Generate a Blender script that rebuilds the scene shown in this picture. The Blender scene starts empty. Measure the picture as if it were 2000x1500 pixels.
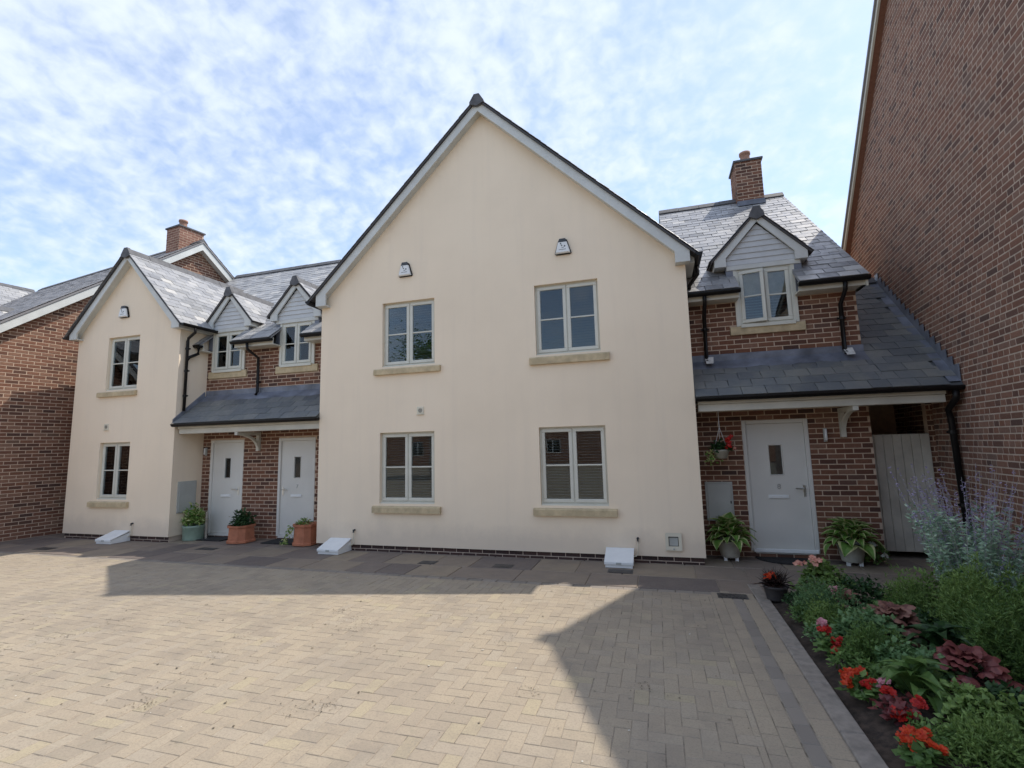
import bpy, math, random
from mathutils import Vector, Matrix
random.seed(7)
R = math.radians
scene = bpy.context.scene
COL = scene.collection

# ------------------------------------------------------------------ camera
CAM = Vector((2.564, -7.199, 1.679)); FPX = 946.12
yaw, pitch, roll = -0.28677, 0.12445, -0.02499
fw = Vector((math.sin(yaw)*math.cos(pitch), math.cos(yaw)*math.cos(pitch), math.sin(pitch)))
rt0 = Vector((math.cos(yaw), -math.sin(yaw), 0)); up0 = rt0.cross(fw)
rt = rt0*math.cos(roll) + up0*math.sin(roll); up = up0*math.cos(roll) - rt0*math.sin(roll)
cd = bpy.data.cameras.new('camera'); cam = bpy.data.objects.new('camera', cd); COL.objects.link(cam)
cam.matrix_world = Matrix(((rt.x, up.x, -fw.x, CAM.x), (rt.y, up.y, -fw.y, CAM.y), (rt.z, up.z, -fw.z, CAM.z), (0, 0, 0, 1)))
cd.sensor_width = 36; cd.lens = 36*FPX/2000; cd.clip_start = 0.05; cd.clip_end = 3000
scene.camera = cam
def proj(p):
    d = Vector(p) - CAM; z = d.dot(fw)
    if z < 0.05: return None
    return 1000 + FPX*d.dot(rt)/z, 750 - FPX*d.dot(up)/z, z

# ------------------------------------------------------------------ light
SA, SB = 0.52, 0.345                      # ground shift of a shadow per metre of height, in -X and -Y
sdir = Vector((SA, SB, 1)).normalized()   # towards the sun
sun_el = math.asin(sdir.z); sun_az = math.atan2(sdir.x, sdir.y)
w = bpy.data.worlds.new('World'); scene.world = w; w.use_nodes = True
nt = w.node_tree; N = nt.nodes; L = nt.links; N.clear()
out = N.new('ShaderNodeOutputWorld'); bg = N.new('ShaderNodeBackground')
sky = N.new('ShaderNodeTexSky'); sky.sky_type = 'NISHITA'; sky.sun_disc = False
sky.sun_elevation = sun_el; sky.sun_rotation = sun_az; sky.air_density = 1.0; sky.dust_density = 0.8; sky.ozone_density = 1.5
tc = N.new('ShaderNodeTexCoord'); sep = N.new('ShaderNodeSeparateXYZ'); L.new(tc.outputs['Generated'], sep.inputs[0])
def wm(op, a, b=None, c=None):
    n = N.new('ShaderNodeMath'); n.operation = op
    for i, v in enumerate((a, b, c)):
        if v is None: continue
        if isinstance(v, (int, float)): n.inputs[i].default_value = v
        else: L.new(v, n.inputs[i])
    return n.outputs[0]
zz = wm('ADD', wm('MAXIMUM', sep.outputs[2], 0.0), 0.42)
comb = N.new('ShaderNodeCombineXYZ'); L.new(wm('DIVIDE', sep.outputs[0], zz), comb.inputs[0]); L.new(wm('DIVIDE', sep.outputs[1], zz), comb.inputs[1])
def wnoise(scale, detail, rough, off, dist=0.0):
    mp = N.new('ShaderNodeMapping'); mp.inputs['Location'].default_value = off; L.new(comb.outputs[0], mp.inputs[0])
    n = N.new('ShaderNodeTexNoise'); n.inputs['Scale'].default_value = scale; n.inputs['Detail'].default_value = detail
    n.inputs['Roughness'].default_value = rough; n.inputs['Distortion'].default_value = dist; L.new(mp.outputs[0], n.inputs['Vector']); return n.outputs['Fac']
big = wnoise(0.8, 3, 0.5, (3.1, 1.7, 0)); mid = wnoise(11, 5, 0.55, (0.4, 5.2, 0), 0.2); fine = wnoise(30, 4, 0.5, (8, 2, 1), 0.3)
mask = wm('ADD', wm('ADD', wm('MULTIPLY', big, 1.15), wm('MULTIPLY', mid, 0.62)), wm('MULTIPLY', fine, 0.52))
mr = N.new('ShaderNodeMapRange'); mr.interpolation_type = 'SMOOTHSTEP'
L.new(mask, mr.inputs[0]); mr.inputs[1].default_value = 0.92; mr.inputs[2].default_value = 1.44; mr.inputs[3].default_value = 0.20; mr.inputs[4].default_value = 0.90
mix = N.new('ShaderNodeMix'); mix.data_type = 'RGBA'
vb = N.new('ShaderNodeVectorMath'); vb.operation = 'SCALE'; vb.inputs['Scale'].default_value = 1.4; L.new(sky.outputs[0], vb.inputs[0])
L.new(mr.outputs[0], mix.inputs['Factor']); L.new(vb.outputs[0], mix.inputs['A'])
mix.inputs['B'].default_value = (5.2, 5.75, 6.75, 1)      # cloud radiance before the 0.12 strength
L.new(mix.outputs['Result'], bg.inputs[0]); bg.inputs[1].default_value = 0.12
L.new(bg.outputs[0], out.inputs[0])
sd = bpy.data.lights.new('sun', 'SUN'); sd.energy = 2.85; sd.angle = R(0.6); sd.color = (1, 0.94, 0.85)
sun = bpy.data.objects.new('sun', sd); COL.objects.link(sun)
sun.rotation_euler = (-sdir).to_track_quat('-Z', 'Y').to_euler(); sun.location = (8, 6, 14)
vs = scene.view_settings; vs.view_transform = 'Standard'; vs.look = 'None'; vs.gamma = 1; vs.exposure = 0.6; vs.use_curve_mapping = False
scene.render.engine = 'CYCLES'
scene.cycles.max_bounces = 8; scene.cycles.diffuse_bounces = 4; scene.cycles.transparent_max_bounces = 12

# ------------------------------------------------------------------ materials
MATS = {}
class NT:
    def __init__(s, name):
        s.m = bpy.data.materials.new(name); s.m.use_nodes = True; s.t = s.m.node_tree; s.t.nodes.clear()
        s.o = s.n('ShaderNodeOutputMaterial'); MATS[name] = s.m
    def n(s, k): return s.t.nodes.new(k)
    def l(s, a, b): s.t.links.new(a, b)
    def val(s, sock, v):
        if isinstance(v, (int, float)): sock.default_value = v
        elif isinstance(v, tuple): sock.default_value = v if len(v) == 4 or sock.type == 'VECTOR' else (*v, 1)
        else: s.l(v, sock)
    def coord(s, scale=(1, 1, 1), kind='geo', off=(0, 0, 0)):
        if kind == 'geo': v = s.n('ShaderNodeNewGeometry').outputs['Position']
        else: v = s.n('ShaderNodeTexCoord').outputs['Object']
        mp = s.n('ShaderNodeMapping'); mp.inputs['Scale'].default_value = scale; mp.inputs['Location'].default_value = off; s.l(v, mp.inputs[0]); return mp.outputs[0]
    def noise(s, sc, det=4, rough=0.55, vec=None, dist=0):
        n = s.n('ShaderNodeTexNoise'); n.inputs['Scale'].default_value = sc; n.inputs['Detail'].default_value = det
        n.inputs['Roughness'].default_value = rough; n.inputs['Distortion'].default_value = dist
        s.l(vec if vec is not None else s.coord(), n.inputs['Vector']); return n.outputs['Fac']
    def ramp(s, fac, stops):
        r = s.n('ShaderNodeValToRGB'); e = r.color_ramp.elements
        while len(e) < len(stops): e.new(0.5)
        for i, (p, c) in enumerate(stops):
            e[i].position = p; e[i].color = (*c, 1) if isinstance(c, tuple) else (c, c, c, 1)
        s.val(r.inputs[0], fac); return r.outputs[0]
    def mix(s, f, a, b, mode='MIX'):
        m = s.n('ShaderNodeMix'); m.data_type = 'RGBA'; m.blend_type = mode
        s.val(m.inputs['Factor'], f); s.val(m.inputs['A'], a); s.val(m.inputs['B'], b); return m.outputs['Result']
    def math(s, op, a, b=0.0):
        m = s.n('ShaderNodeMath'); m.operation = op; s.val(m.inputs[0], a); s.val(m.inputs[1], b); return m.outputs[0]
    def tint(s):
        a = s.n('ShaderNodeAttribute'); a.attribute_name = 'tint'; return a.outputs['Fac']
    def bump(s, h, st=0.3, d=0.01):
        b = s.n('ShaderNodeBump'); b.inputs['Strength'].default_value = st; b.inputs['Distance'].default_value = d; s.l(h, b.inputs['Height']); return b.outputs[0]
    def pbr(s, col, rough=0.7, nrm=None, spec=0.5, metal=0.0, coat=0.0):
        p = s.n('ShaderNodeBsdfPrincipled'); s.val(p.inputs['Base Color'], col); s.val(p.inputs['Roughness'], rough)
        p.inputs['Specular IOR Level'].default_value = spec; p.inputs['Metallic'].default_value = metal; p.inputs['Coat Weight'].default_value = coat
        if nrm is not None: s.l(nrm, p.inputs['Normal'])
        s.l(p.outputs[0], s.o.inputs[0]); return p

def m_plain(name, col, rough=0.5, var=0.06, sc=6, bump=0.0, spec=0.5, metal=0.0, dirt=0.0):
    t = NT(name); n1 = t.noise(sc, 5); c2 = tuple(c*(1-var*2) for c in col); c3 = tuple(min(1, c*(1+var)) for c in col)
    c = t.ramp(n1, [(0.3, c2), (0.7, c3)])
    if dirt:
        d = t.ramp(t.noise(2.3, 8, 0.7), [(0.48, 0.0), (0.75, dirt)]); c = t.mix(d, c, tuple(x*0.45 for x in col))
    t.pbr(c, rough, t.bump(t.noise(sc*14, 4), bump, 0.004) if bump else None, spec, metal)

# cream render: faint blotches, rain streaks below openings, fine grain
t = NT('render_cream'); b1 = t.noise(0.7, 5, 0.55); b2 = t.noise(1.0, 5, 0.6, t.coord((5, 5, 0.35)))
c = t.ramp(b1, [(0.25, (0.815, 0.685, 0.525)), (0.55, (0.875, 0.738, 0.568)), (0.8, (0.89, 0.757, 0.59))])
c = t.mix(t.ramp(b2, [(0.5, 0.0), (0.8, 0.22)]), c, (0.67, 0.57, 0.46))
c = t.mix(t.ramp(t.noise(3.1, 9, 0.7), [(0.55, 0.0), (0.8, 0.14)]), c, (0.69, 0.60, 0.50))
zs = t.n('ShaderNodeSeparateXYZ'); t.l(t.coord(), zs.inputs[0])
low = t.math('MULTIPLY', t.ramp(t.math('SUBTRACT', t.math('MULTIPLY', zs.outputs[2], 1.4), t.math('MULTIPLY', t.noise(3.0, 6, 0.7), 0.7)), [(0.0, 0.34), (0.35, 0.0)]), 1.0)
c = t.mix(low, c, (0.50, 0.42, 0.35))           # splash dirt at the foot of the wall
t.pbr(c, 0.93, t.bump(t.noise(160, 3, 0.6), 0.35, 0.004), 0.2)
t = NT('return_render'); c = t.ramp(t.noise(1.4, 6), [(0.3, (0.70, 0.62, 0.48)), (0.7, (0.78, 0.69, 0.55))]); t.pbr(c, 0.93, t.bump(t.noise(160, 3), 0.3, 0.004), 0.2)

def m_brick(name, stops, soot=0.25):
    t = NT(name); ti = t.tint(); c = t.ramp(ti, stops)
    c = t.mix(t.ramp(t.noise(38, 6, 0.65), [(0.35, 0.0), (0.75, 0.5)]), c, (0.11, 0.05, 0.035))
    c = t.mix(t.ramp(t.noise(1.3, 6, 0.6), [(0.5, 0.0), (0.8, soot)]), c, (0.10, 0.085, 0.075))
    c = t.mix(t.ramp(t.noise(70, 3, 0.5), [(0.62, 0.0), (0.8, 0.22)]), c, (0.52, 0.40, 0.30))
    t.pbr(c, 0.9, t.bump(t.noise(120, 5, 0.7), 0.5, 0.005), 0.25)
m_brick('brick_house', [(0.0, (0.07, 0.042, 0.035)), (0.2, (0.13, 0.062, 0.042)), (0.45, (0.19, 0.085, 0.052)), (0.7, (0.215, 0.105, 0.066)), (0.9, (0.26, 0.145, 0.098)), (1.0, (0.14, 0.08, 0.06))])
m_brick('brick_brown', [(0.0, (0.11, 0.07, 0.058)), (0.25, (0.19, 0.10, 0.072)), (0.5, (0.245, 0.12, 0.08)), (0.75, (0.275, 0.155, 0.11)), (1.0, (0.21, 0.135, 0.105))], 0.3)
m_brick('brick_left', [(0.0, (0.08, 0.048, 0.038)), (0.3, (0.17, 0.08, 0.052)), (0.6, (0.225, 0.108, 0.068)), (0.85, (0.27, 0.155, 0.105)), (1.0, (0.16, 0.10, 0.07))], 0.2)
m_brick('brick_chimney', [(0.0, (0.20, 0.10, 0.075)), (0.5, (0.26, 0.13, 0.095)), (1.0, (0.31, 0.17, 0.13))], 0.25)
m_brick('brick_plinth', [(0.0, (0.03, 0.024, 0.026)), (0.6, (0.05, 0.035, 0.035)), (1.0, (0.075, 0.045, 0.04))], 0.1)
def m_mortar(name, col):
    t = NT(name); c = t.ramp(t.noise(9, 7, 0.65), [(0.3, tuple(x*0.72 for x in col)), (0.7, col)]); t.pbr(c, 0.95, t.bump(t.noise(140, 4), 0.6, 0.005), 0.1)
m_mortar('mortar', (0.60, 0.455, 0.34)); m_mortar('mortar_grey', (0.57, 0.46, 0.37)); m_mortar('joint_slab', (0.36, 0.30, 0.24))
t = NT('joint_sand'); c = t.ramp(t.noise(7, 8, 0.7), [(0.36, (0.13, 0.11, 0.085)), (0.50, (0.28, 0.24, 0.19)), (0.7, (0.35, 0.30, 0.24))]); t.pbr(c, 0.95, t.bump(t.noise(160, 4), 0.6, 0.004), 0.1)
m_plain('board_white', (0.60, 0.61, 0.58), 0.5, 0.05, 4, 0.05, dirt=0.12)
m_plain('board_cream', (0.58, 0.56, 0.48), 0.5, 0.05, 4, 0.05, dirt=0.25)
m_plain('cladding', (0.56, 0.57, 0.57), 0.5, 0.05, 5, 0.05, dirt=0.12)
m_plain('frame_sage', (0.62, 0.61, 0.53), 0.38, 0.03, 5)
m_plain('door_grey', (0.66, 0.645, 0.595), 0.42, 0.04, 1.5, dirt=0.05)
m_plain('gate_grey', (0.55, 0.51, 0.425), 0.62, 0.12, 3, 0.15, dirt=0.25)
m_plain('stone_sill', (0.56, 0.45, 0.28), 0.85, 0.12, 9, 0.35, dirt=0.35)
m_plain('plastic_black', (0.010, 0.009, 0.009), 0.4, 0.1, 8, spec=0.25)
m_plain('plastic_white', (0.78, 0.79, 0.78), 0.4, 0.03, 6, dirt=0.06)
m_plain('plastic_cream', (0.70, 0.65, 0.52), 0.45, 0.04, 6, dirt=0.1)
m_plain('meter_grey', (0.43, 0.44, 0.41), 0.5, 0.05, 4, dirt=0.1)
m_plain('metal_chrome', (0.62, 0.62, 0.60), 0.28, 0.04, 9, metal=1.0)
m_plain('lead', (0.17, 0.185, 0.225), 0.42, 0.25, 3.5, 0.25, dirt=0.3)
m_plain('mortar_bed', (0.66, 0.64, 0.60), 0.9, 0.15, 20, 0.4)
m_plain('ridge_tile', (0.10, 0.10, 0.105), 0.7, 0.2, 9, 0.3, dirt=0.3)
m_plain('terracotta', (0.46, 0.17, 0.09), 0.8, 0.12, 9, 0.2, dirt=0.22)
m_plain('terracotta_pale', (0.34, 0.19, 0.135), 0.85, 0.12, 9, 0.2, dirt=0.25)
m_plain('pot_green', (0.25, 0.34, 0.27), 0.4, 0.1, 7, 0.1, dirt=0.2)
m_plain('pot_stone', (0.42, 0.40, 0.34), 0.8, 0.12, 10, 0.3, dirt=0.25)
m_plain('pot_dark', (0.05, 0.045, 0.045), 0.6, 0.12, 10, 0.1)
m_plain('rubber_mat', (0.022, 0.021, 0.022), 0.9, 0.3, 40, 0.6)
m_plain('iron_cover', (0.065, 0.06, 0.056), 0.55, 0.25, 12, 0.4, dirt=0.4)
m_plain('wood_post', (0.40, 0.36, 0.30), 0.8, 0.2, 12, 0.3)
m_plain('dark_mark', (0.05, 0.055, 0.06), 0.5, 0.1, 9)
m_plain('number_grey', (0.38, 0.39, 0.39), 0.35, 0.05, 9, metal=0.6)
m_plain('blind', (0.52, 0.50, 0.47), 0.55, 0.04, 6)
m_plain('blind_dark', (0.50, 0.46, 0.43), 0.5, 0.05, 6)
m_plain('curtain', (0.46, 0.40, 0.36), 0.9, 0.1, 5)
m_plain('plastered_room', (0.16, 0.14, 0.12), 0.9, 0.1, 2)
m_plain('soil', (0.055, 0.038, 0.028), 0.97, 0.35, 22, 1.0)
m_plain('kerb_concrete', (0.255, 0.222, 0.19), 0.92, 0.15, 14, 0.5, dirt=0.3)
m_plain('stem_green', (0.08, 0.13, 0.05), 0.7, 0.2, 9)
m_plain('stem_pale', (0.42, 0.42, 0.42), 0.8, 0.2, 9)

def m_slate(name, stops, rough=0.5, lichen=0.3):
    t = NT(name); c = t.ramp(t.tint(), stops)
    c = t.mix(t.ramp(t.noise(2.2, 7, 0.65), [(0.48, 0.0), (0.75, lichen)]), c, (0.33, 0.31, 0.23))
    c = t.mix(t.ramp(t.noise(26, 6, 0.7), [(0.5, 0.0), (0.8, 0.35)]), c, (0.10, 0.10, 0.105))
    t.pbr(c, t.ramp(t.noise(14, 4), [(0.3, rough-0.1), (0.7, rough+0.15)]), t.bump(t.noise(55, 5, 0.65, t.coord((1, 1, 1))), 0.35, 0.004), 0.5)
m_slate('slate', [(0.0, (0.16, 0.16, 0.165)), (0.4, (0.26, 0.26, 0.265)), (0.8, (0.35, 0.345, 0.34)), (1.0, (0.46, 0.44, 0.41))], 0.42, 0.25)
m_slate('slate_dark', [(0.0, (0.085, 0.095, 0.105)), (0.5, (0.125, 0.135, 0.14)), (1.0, (0.18, 0.18, 0.17))], 0.42, 0.32)  # darker grey slate for the porch canopies and lean-to
m_slate('slate_far', [(0.0, (0.17, 0.165, 0.17)), (1.0, (0.26, 0.25, 0.25))], 0.6, 0.15)

# block paving and slabs
def paving_colour(t, ti, stops, far=False):
    c = t.ramp(ti, stops)
    c = t.mix(t.ramp(t.noise(75, 8, 0.75), [(0.34, 0.55), (0.52, 0.0)]), c, (0.17, 0.145, 0.115))
    c = t.mix(t.ramp(t.noise(26, 9, 0.78), [(0.56, 0.0), (0.68, 0.5)]), c, (0.20, 0.17, 0.135))
    c = t.mix(t.ramp(t.noise(0.55, 6, 0.6), [(0.45, 0.0), (0.75, 0.4)]), c, (0.24, 0.205, 0.17))
    c = t.mix(t.ramp(t.noise(1.9, 9, 0.72), [(0.52, 0.0), (0.70, 0.5)]), c, (0.215, 0.18, 0.145))
    c = t.mix(t.ramp(t.noise(0.9, 10, 0.78, None, 0.6), [(0.50, 0.0), (0.68, 0.45)]), c, (0.19, 0.165, 0.14))
    c = t.mix(t.ramp(t.noise(3.4, 10, 0.8), [(0.54, 0.0), (0.66, 0.4)]), c, (0.25, 0.225, 0.165))
    c = t.mix(t.ramp(t.noise(5.5, 10, 0.75), [(0.62, 0.0), (0.7, 0.55)]), c, (0.115, 0.095, 0.08))
    return c
PAV = [(0.0, (0.320, 0.266, 0.201)), (0.3, (0.355, 0.292, 0.216)), (0.6, (0.379, 0.312, 0.227)), (0.85, (0.355, 0.299, 0.231)), (0.96, (0.394, 0.328, 0.236)), (1.0, (0.384, 0.321, 0.220))]
t = NT('paver'); t.pbr(paving_colour(t, t.tint(), PAV), 0.9, t.bump(t.noise(150, 5, 0.7), 0.5, 0.004), 0.25)
t = NT('paver_dark'); c = t.ramp(t.tint(), [(0, (0.20, 0.175, 0.15)), (1, (0.26, 0.225, 0.19))])
c = t.mix(t.ramp(t.noise(4, 9, 0.7), [(0.5, 0.0), (0.75, 0.5)]), c, (0.24, 0.21, 0.17)); t.pbr(c, 0.85, t.bump(t.noise(150, 5), 0.5, 0.004), 0.3)
t = NT('paving_far')
bk = t.n('ShaderNodeTexBrick'); t.l(t.coord((5.2, 5.2, 1)), bk.inputs['Vector']); bk.inputs['Color1'].default_value = (0.1, 0.1, 0.1, 1); bk.inputs['Color2'].default_value = (0.9, 0.9, 0.9, 1)
bk.inputs['Scale'].default_value = 1; bk.inputs['Brick Width'].default_value = 1; bk.inputs['Row Height'].default_value = 0.5; bk.inputs['Mortar Size'].default_value = 0.012; bk.inputs['Mortar'].default_value = (0, 0, 0, 1)
c = paving_colour(t, bk.outputs['Color'], PAV); c = t.mix(bk.outputs['Fac'], c, (0.12, 0.10, 0.08)); t.pbr(c, 0.9, t.bump(t.noise(150, 5), 0.4, 0.004), 0.25)
t = NT('slab'); c = t.ramp(t.tint(), [(0, (0.144, 0.118, 0.104)), (0.35, (0.200, 0.160, 0.132)), (0.65, (0.240, 0.192, 0.148)), (1, (0.284, 0.228, 0.164))])
c = t.mix(t.ramp(t.noise(2.6, 8, 0.65), [(0.45, 0.0), (0.75, 0.55)]), c, (0.15, 0.125, 0.115)); c = t.mix(t.ramp(t.noise(34, 6, 0.7), [(0.5, 0), (0.8, 0.3)]), c, (0.34, 0.29, 0.23))
t.pbr(c, t.ramp(t.noise(3.2, 5), [(0.35, 0.6), (0.65, 0.9)]), t.bump(t.noise(22, 7, 0.65), 0.5, 0.008), 0.3)
t = NT('earth'); c = t.ramp(t.noise(1.2, 7), [(0.3, (0.12, 0.11, 0.085)), (0.7, (0.20, 0.18, 0.14))]); t.pbr(c, 0.95)

# glass: clear pane with a mirror coat
t = NT('glass'); g = t.n('ShaderNodeBsdfGlossy'); g.inputs['Roughness'].default_value = 0.01; g.inputs['Color'].default_value = (0.9, 0.95, 1, 1)
tr = t.n('ShaderNodeBsdfTransparent'); tr.inputs[0].default_value = (0.80, 0.85, 0.85, 1); fr = t.n('ShaderNodeFresnel'); fr.inputs[0].default_value = 1.58
t.l(t.bump(t.noise(1.6, 2), 0.06, 0.02), g.inputs['Normal'])
ms = t.n('ShaderNodeMixShader'); t.l(fr.outputs[0], ms.inputs[0]); t.l(tr.outputs[0], ms.inputs[1]); t.l(g.outputs[0], ms.inputs[2]); t.l(ms.outputs[0], t.o.inputs[0])

def m_leaf(name, stops, trans=0.3, rough=0.45, vein=None):
    t = NT(name); c = t.ramp(t.tint(), stops)
    c = t.mix(t.ramp(t.noise(45, 3), [(0.4, 0.0), (0.75, 0.35)]), c, tuple(x*0.45 for x in stops[0][1]))
    p = t.n('ShaderNodeBsdfPrincipled'); t.l(c, p.inputs['Base Color']); p.inputs['Roughness'].default_value = rough; p.inputs['Specular IOR Level'].default_value = 0.35
    d = t.n('ShaderNodeBsdfTranslucent'); t.l(c, d.inputs[0]); m = t.n('ShaderNodeMixShader'); m.inputs[0].default_value = trans
    t.l(p.outputs[0], m.inputs[1]); t.l(d.outputs[0], m.inputs[2]); t.l(m.outputs[0], t.o.inputs[0])
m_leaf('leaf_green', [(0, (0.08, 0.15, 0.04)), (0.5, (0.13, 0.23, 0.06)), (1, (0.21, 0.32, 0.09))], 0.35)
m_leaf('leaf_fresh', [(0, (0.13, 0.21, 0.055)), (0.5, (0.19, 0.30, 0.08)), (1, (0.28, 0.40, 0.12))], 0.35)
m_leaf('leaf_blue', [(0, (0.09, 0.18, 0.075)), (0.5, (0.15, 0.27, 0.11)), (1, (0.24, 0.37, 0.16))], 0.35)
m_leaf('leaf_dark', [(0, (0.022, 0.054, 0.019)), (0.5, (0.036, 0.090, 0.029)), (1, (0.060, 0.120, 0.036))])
m_leaf('leaf_sage', [(0, (0.233, 0.359, 0.251)), (0.5, (0.376, 0.538, 0.376)), (1, (0.574, 0.718, 0.538))], 0.25, 0.7)
m_leaf('leaf_variegated', [(0, (0.12, 0.25, 0.045)), (0.4, (0.17, 0.32, 0.065)), (0.62, (0.48, 0.52, 0.20)), (1, (0.66, 0.66, 0.34))], 0.35)
m_leaf('leaf_bronze', [(0, (0.13, 0.055, 0.055)), (0.5, (0.24, 0.11, 0.09)), (1, (0.34, 0.18, 0.13))], 0.25)
m_leaf('leaf_wine', [(0, (0.10, 0.028, 0.032)), (0.5, (0.19, 0.05, 0.05)), (1, (0.28, 0.09, 0.075))], 0.25)
m_leaf('leaf_black', [(0, (0.018, 0.012, 0.012)), (1, (0.05, 0.025, 0.02))], 0.1)
m_leaf('petal_red', [(0, (0.30, 0.008, 0.010)), (0.5, (0.50, 0.016, 0.014)), (1, (0.62, 0.04, 0.02))], 0.3)
m_leaf('petal_orange', [(0, (0.52, 0.03, 0.010)), (1, (0.70, 0.09, 0.02))], 0.3)
m_leaf('petal_pink', [(0, (0.55, 0.20, 0.26)), (1, (0.78, 0.42, 0.45))], 0.3)
m_leaf('petal_salmon', [(0, (0.62, 0.24, 0.18)), (1, (0.78, 0.42, 0.32))], 0.3)
m_leaf('petal_white', [(0, (0.66, 0.66, 0.58)), (1, (0.82, 0.82, 0.76))], 0.3)
m_leaf('petal_purple', [(0, (0.299, 0.241, 0.437)), (1, (0.506, 0.437, 0.632))], 0.3)

# ------------------------------------------------------------------ mesh helpers
WORLD = {}
def link(name, me, mat, parent=None, mw=None, **props):
    o = bpy.data.objects.new(name, me); COL.objects.link(o)
    if me is not None and mat and not me.materials: me.materials.append(MATS[mat])
    mw = mw if mw is not None else Matrix.Identity(4)
    if parent is not None:
        o.parent = parent; o.matrix_parent_inverse = WORLD[parent.name].inverted()
    o.matrix_basis = mw; WORLD[o.name] = mw.copy()
    for k, v in props.items(): o[k] = v
    return o
def thing(name, loc, label, cat, group=None):
    o = link(name, None, None, None, Matrix.Translation(loc)); o['label'] = label; o['category'] = cat
    if group: o['group'] = group
    return o
class MB:
    def __init__(s): s.v = []; s.f = []; s.t = []; s.sm = False
    def face(s, pts, tint=0.5):
        b = len(s.v); s.v += [tuple(p) for p in pts]; s.f.append(tuple(range(b, b+len(pts)))); s.t.append(tint)
    def add(s, vs, fs, tint=0.5):
        b = len(s.v); s.v += [tuple(p) for p in vs]
        for f in fs: s.f.append(tuple(b+i for i in f)); s.t.append(tint)
    def box(s, x0, x1, y0, y1, z0, z1, tint=0.5):
        s.add([(x0,y0,z0),(x1,y0,z0),(x1,y1,z0),(x0,y1,z0),(x0,y0,z1),(x1,y0,z1),(x1,y1,z1),(x0,y1,z1)],
              [(0,3,2,1),(4,5,6,7),(0,1,5,4),(1,2,6,5),(2,3,7,6),(3,0,4,7)], tint)
    def bbox(s, x0, x1, y0, y1, z0, z1, c=0.006, tint=0.5):     # box with its front (-Y) edges chamfered
        a = [(x0,y1,z0),(x1,y1,z0),(x1,y1,z1),(x0,y1,z1)]; b = [(x0,y0+c,z0),(x1,y0+c,z0),(x1,y0+c,z1),(x0,y0+c,z1)]
        d = [(x0+c,y0,z0+c),(x1-c,y0,z0+c),(x1-c,y0,z1-c),(x0+c,y0,z1-c)]
        f = [(8,9,10,11),(3,2,1,0)]
        for i in range(4):
            j = (i+1) % 4; f += [(i,j,4+j,4+i),(4+i,4+j,8+j,8+i)]
        s.add(a+b+d, f, tint)
    def prism_xz(s, pts, y0, y1, tint=0.5):      # polygon in XZ, extruded along Y
        n = len(pts); vs = [(x,y0,z) for x,z in pts]+[(x,y1,z) for x,z in pts]
        s.add(vs, [tuple(range(n)), tuple(range(2*n-1,n-1,-1))]+[(i,n+i,n+(i+1)%n,(i+1)%n) for i in range(n)], tint)
    def prism_yz(s, pts, x0, x1, tint=0.5):
        n = len(pts); vs = [(x0,y,z) for y,z in pts]+[(x1,y,z) for y,z in pts]
        s.add(vs, [tuple(range(n)), tuple(range(2*n-1,n-1,-1))]+[(i,n+i,n+(i+1)%n,(i+1)%n) for i in range(n)], tint)
    def prism(s, pts, d, tint=0.5):              # 3D polygon, extruded by vector d
        n = len(pts); d = Vector(d); vs = [Vector(p) for p in pts]; vs = vs+[p+d for p in vs]
        s.add(vs, [tuple(range(n)), tuple(range(2*n-1,n-1,-1))]+[(i,n+i,n+(i+1)%n,(i+1)%n) for i in range(n)], tint)
    def tube(s, path, r, n=8, tint=0.5, caps=True):
        path = [Vector(p) for p in path]; m = len(path); rr = r if isinstance(r, (list, tuple)) else [r]*m
        vs = []; ref = Vector((0.13, 0.31, 0.94))
        for i, p in enumerate(path):
            d = (path[min(i+1, m-1)]-path[max(i-1, 0)]).normalized()
            a = d.cross(ref)
            if a.length < 0.1: a = d.cross(Vector((1, 0, 0)))
            a.normalize(); b = d.cross(a)
            for k in range(n):
                q = 2*math.pi*k/n; vs.append(p+a*(rr[i]*math.cos(q))+b*(rr[i]*math.sin(q)))
        fs = [(i*n+k, i*n+(k+1)%n, (i+1)*n+(k+1)%n, (i+1)*n+k) for i in range(m-1) for k in range(n)]
        if caps: fs += [tuple(range(n-1,-1,-1)), tuple(range((m-1)*n, m*n))]
        s.add(vs, fs, tint)
    def lathe(s, prof, c, n=24, tint=0.5):
        vs = []; m = len(prof)
        for r, z in prof:
            for k in range(n): q = 2*math.pi*k/n; vs.append((c[0]+r*math.cos(q), c[1]+r*math.sin(q), c[2]+z))
        fs = [(i*n+k, i*n+(k+1)%n, (i+1)*n+(k+1)%n, (i+1)*n+k) for i in range(m-1) for k in range(n)]
        s.add(vs, fs, tint)
    def mesh(s, name='mesh', smooth=False):
        me = bpy.data.meshes.new(name); me.from_pydata(s.v, [], s.f)
        a = me.attributes.new('tint', 'FLOAT', 'FACE'); a.data.foreach_set('value', s.t)
        if smooth or s.sm: me.polygons.foreach_set('use_smooth', [True]*len(s.f))
        me.update(); return me
    def build(s, name, mat, parent=None, smooth=False, **props): return link(name, s.mesh(name, smooth), mat, parent, None, **props)

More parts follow.
